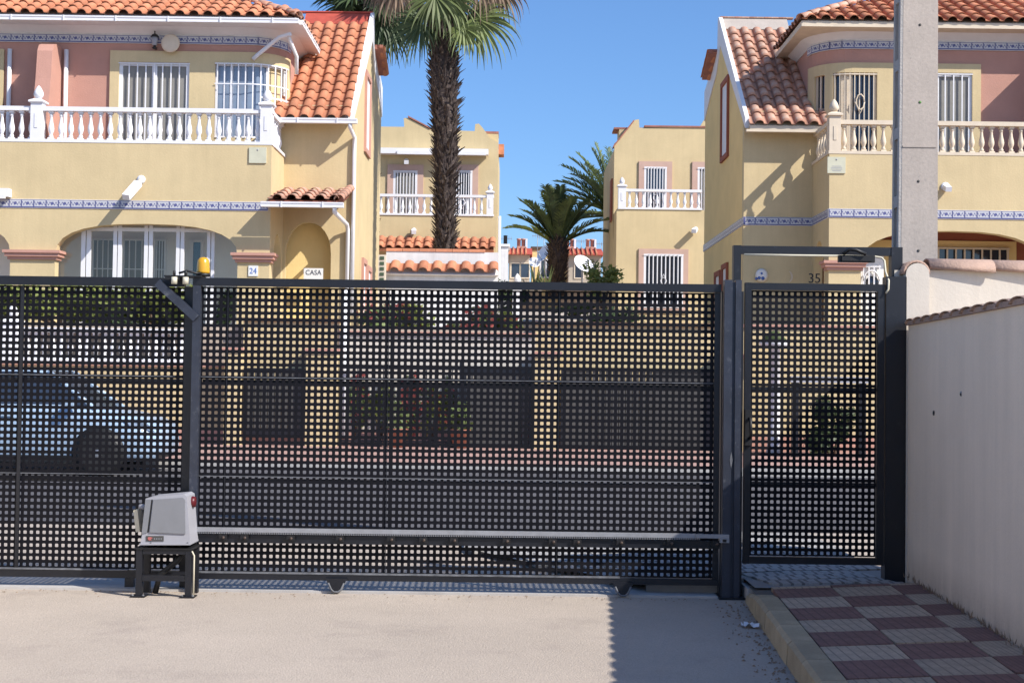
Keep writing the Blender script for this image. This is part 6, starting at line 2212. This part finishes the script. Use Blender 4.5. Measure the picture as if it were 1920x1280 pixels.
MB().box(XF - 2.95, XF - 1.25, yc - 0.882, yc - 0.86, 0.2, 0.30).build('sill_trim', M['blackplastic'], car)
for x in (XF - 1.3, XF - 2.48, XF - 3.3):
    MB().box(x - 0.006, x + 0.006, yc - 0.876, yc - 0.862, 0.32, 0.98).build('door_gap', M['blackplastic'], car)
for x in (XF - 2.25, XF - 3.15):
    MB().box(x - 0.09, x + 0.09, yc - 0.895, yc - 0.862, 0.88, 0.91).build('door_handle', M['carpaint'], car)
for x in (XF - 2.1,):
    MB().box(x - 0.2, x + 0.2, yc - 0.55, yc - 0.1, 0.6, 1.35).build('seat', M['seat'], car)

# scraps on the driveway
for px, py, sc_, lb in ((1408, 1172, 1.0, 'crumpled white paper scrap lying on the driveway by the kerb'),):
    y_ = 9.1
    c = at(px, py, y_)
    yy = 1.5 * F_PX / ((py - 6) - 715)
    xx = (px - 959) / F_PX * yy
    t = thing('paper_scrap', (xx, yy, 0), lb, 'litter')
    RN.seed(77)
    mb = MB()
    g = 5
    vs = [(xx + (i - 2) * 0.024 + RN.uniform(-0.01, 0.01), yy + (j - 2) * 0.03 + RN.uniform(-0.01, 0.01), 0.004 + RN.random() * 0.028) for i in range(g) for j in range(g)]
    mb.add(vs, [(i * g + j, (i + 1) * g + j, (i + 1) * g + j + 1, i * g + j + 1) for i in range(g - 1) for j in range(g - 1) if (i, j) not in ((0, 0), (3, 3), (0, 3))])
    mb.build('paper', M['white'], t)
RN.seed(88)
mb = MB()
for i in range(300):
    yy = RN.uniform(5.5, 9.6)
    xx = wx(yy, 1.64) - abs(RN.gauss(0, 0.10))
    s = RN.uniform(0.004, 0.014)
    a = RN.uniform(0, 6.28)
    u = Vector((math.cos(a), math.sin(a), 0)) * s
    v = Vector((-math.sin(a), math.cos(a), 0)) * s * RN.uniform(0.3, 0.8)
    p = Vector((xx, yy, 0.0))
    mb.add([p - u, p + v, p + u, p - v, p + Vector((0, 0, s * 0.7))], [(0, 1, 4), (1, 2, 4), (2, 3, 4), (3, 0, 4)])
for i in range(220):
    yy = G - 0.05 - abs(RN.gauss(0, 0.10))
    xx = RN.uniform(-4.6, 1.5)
    s = RN.uniform(0.003, 0.010)
    a_ = RN.uniform(0, 6.28)
    u = Vector((math.cos(a_), math.sin(a_), 0)) * s
    v = Vector((-math.sin(a_), math.cos(a_), 0)) * s * RN.uniform(0.4, 0.9)
    p = Vector((xx, yy, 0.0))
    mb.add([p - u, p + v, p + u, p - v, p + Vector((0, 0, s * 0.6))], [(0, 1, 4), (1, 2, 4), (2, 3, 4), (3, 0, 4)])
mb.build('dry_debris', M['leaf_dry'], label='dry leaf bits and grit along the kerb foot and the gate track', cat='debris', kind='stuff')
mb = MB()
for i in range(300):
    yy = RN.uniform(5.0, 9.7)
    xx = wx(yy, 2.795) - abs(RN.gauss(0, 0.02))
    l = RN.uniform(0.01, 0.045)
    p = Vector((xx, yy, sz(2.79)))
    u = Vector((RN.uniform(-1, 1), RN.uniform(-1, 1), 0)).normalized() * 0.005
    mb.add([p - u, p + u, p + Vector((RN.uniform(-0.02, 0.01), RN.uniform(-0.02, 0.02), l))], [(0, 1, 2)])
mb.build('wall_foot_weeds', M['leaf_dry'], label='thin dry weeds along the foot of the beige wall', cat='weeds', kind='stuff')
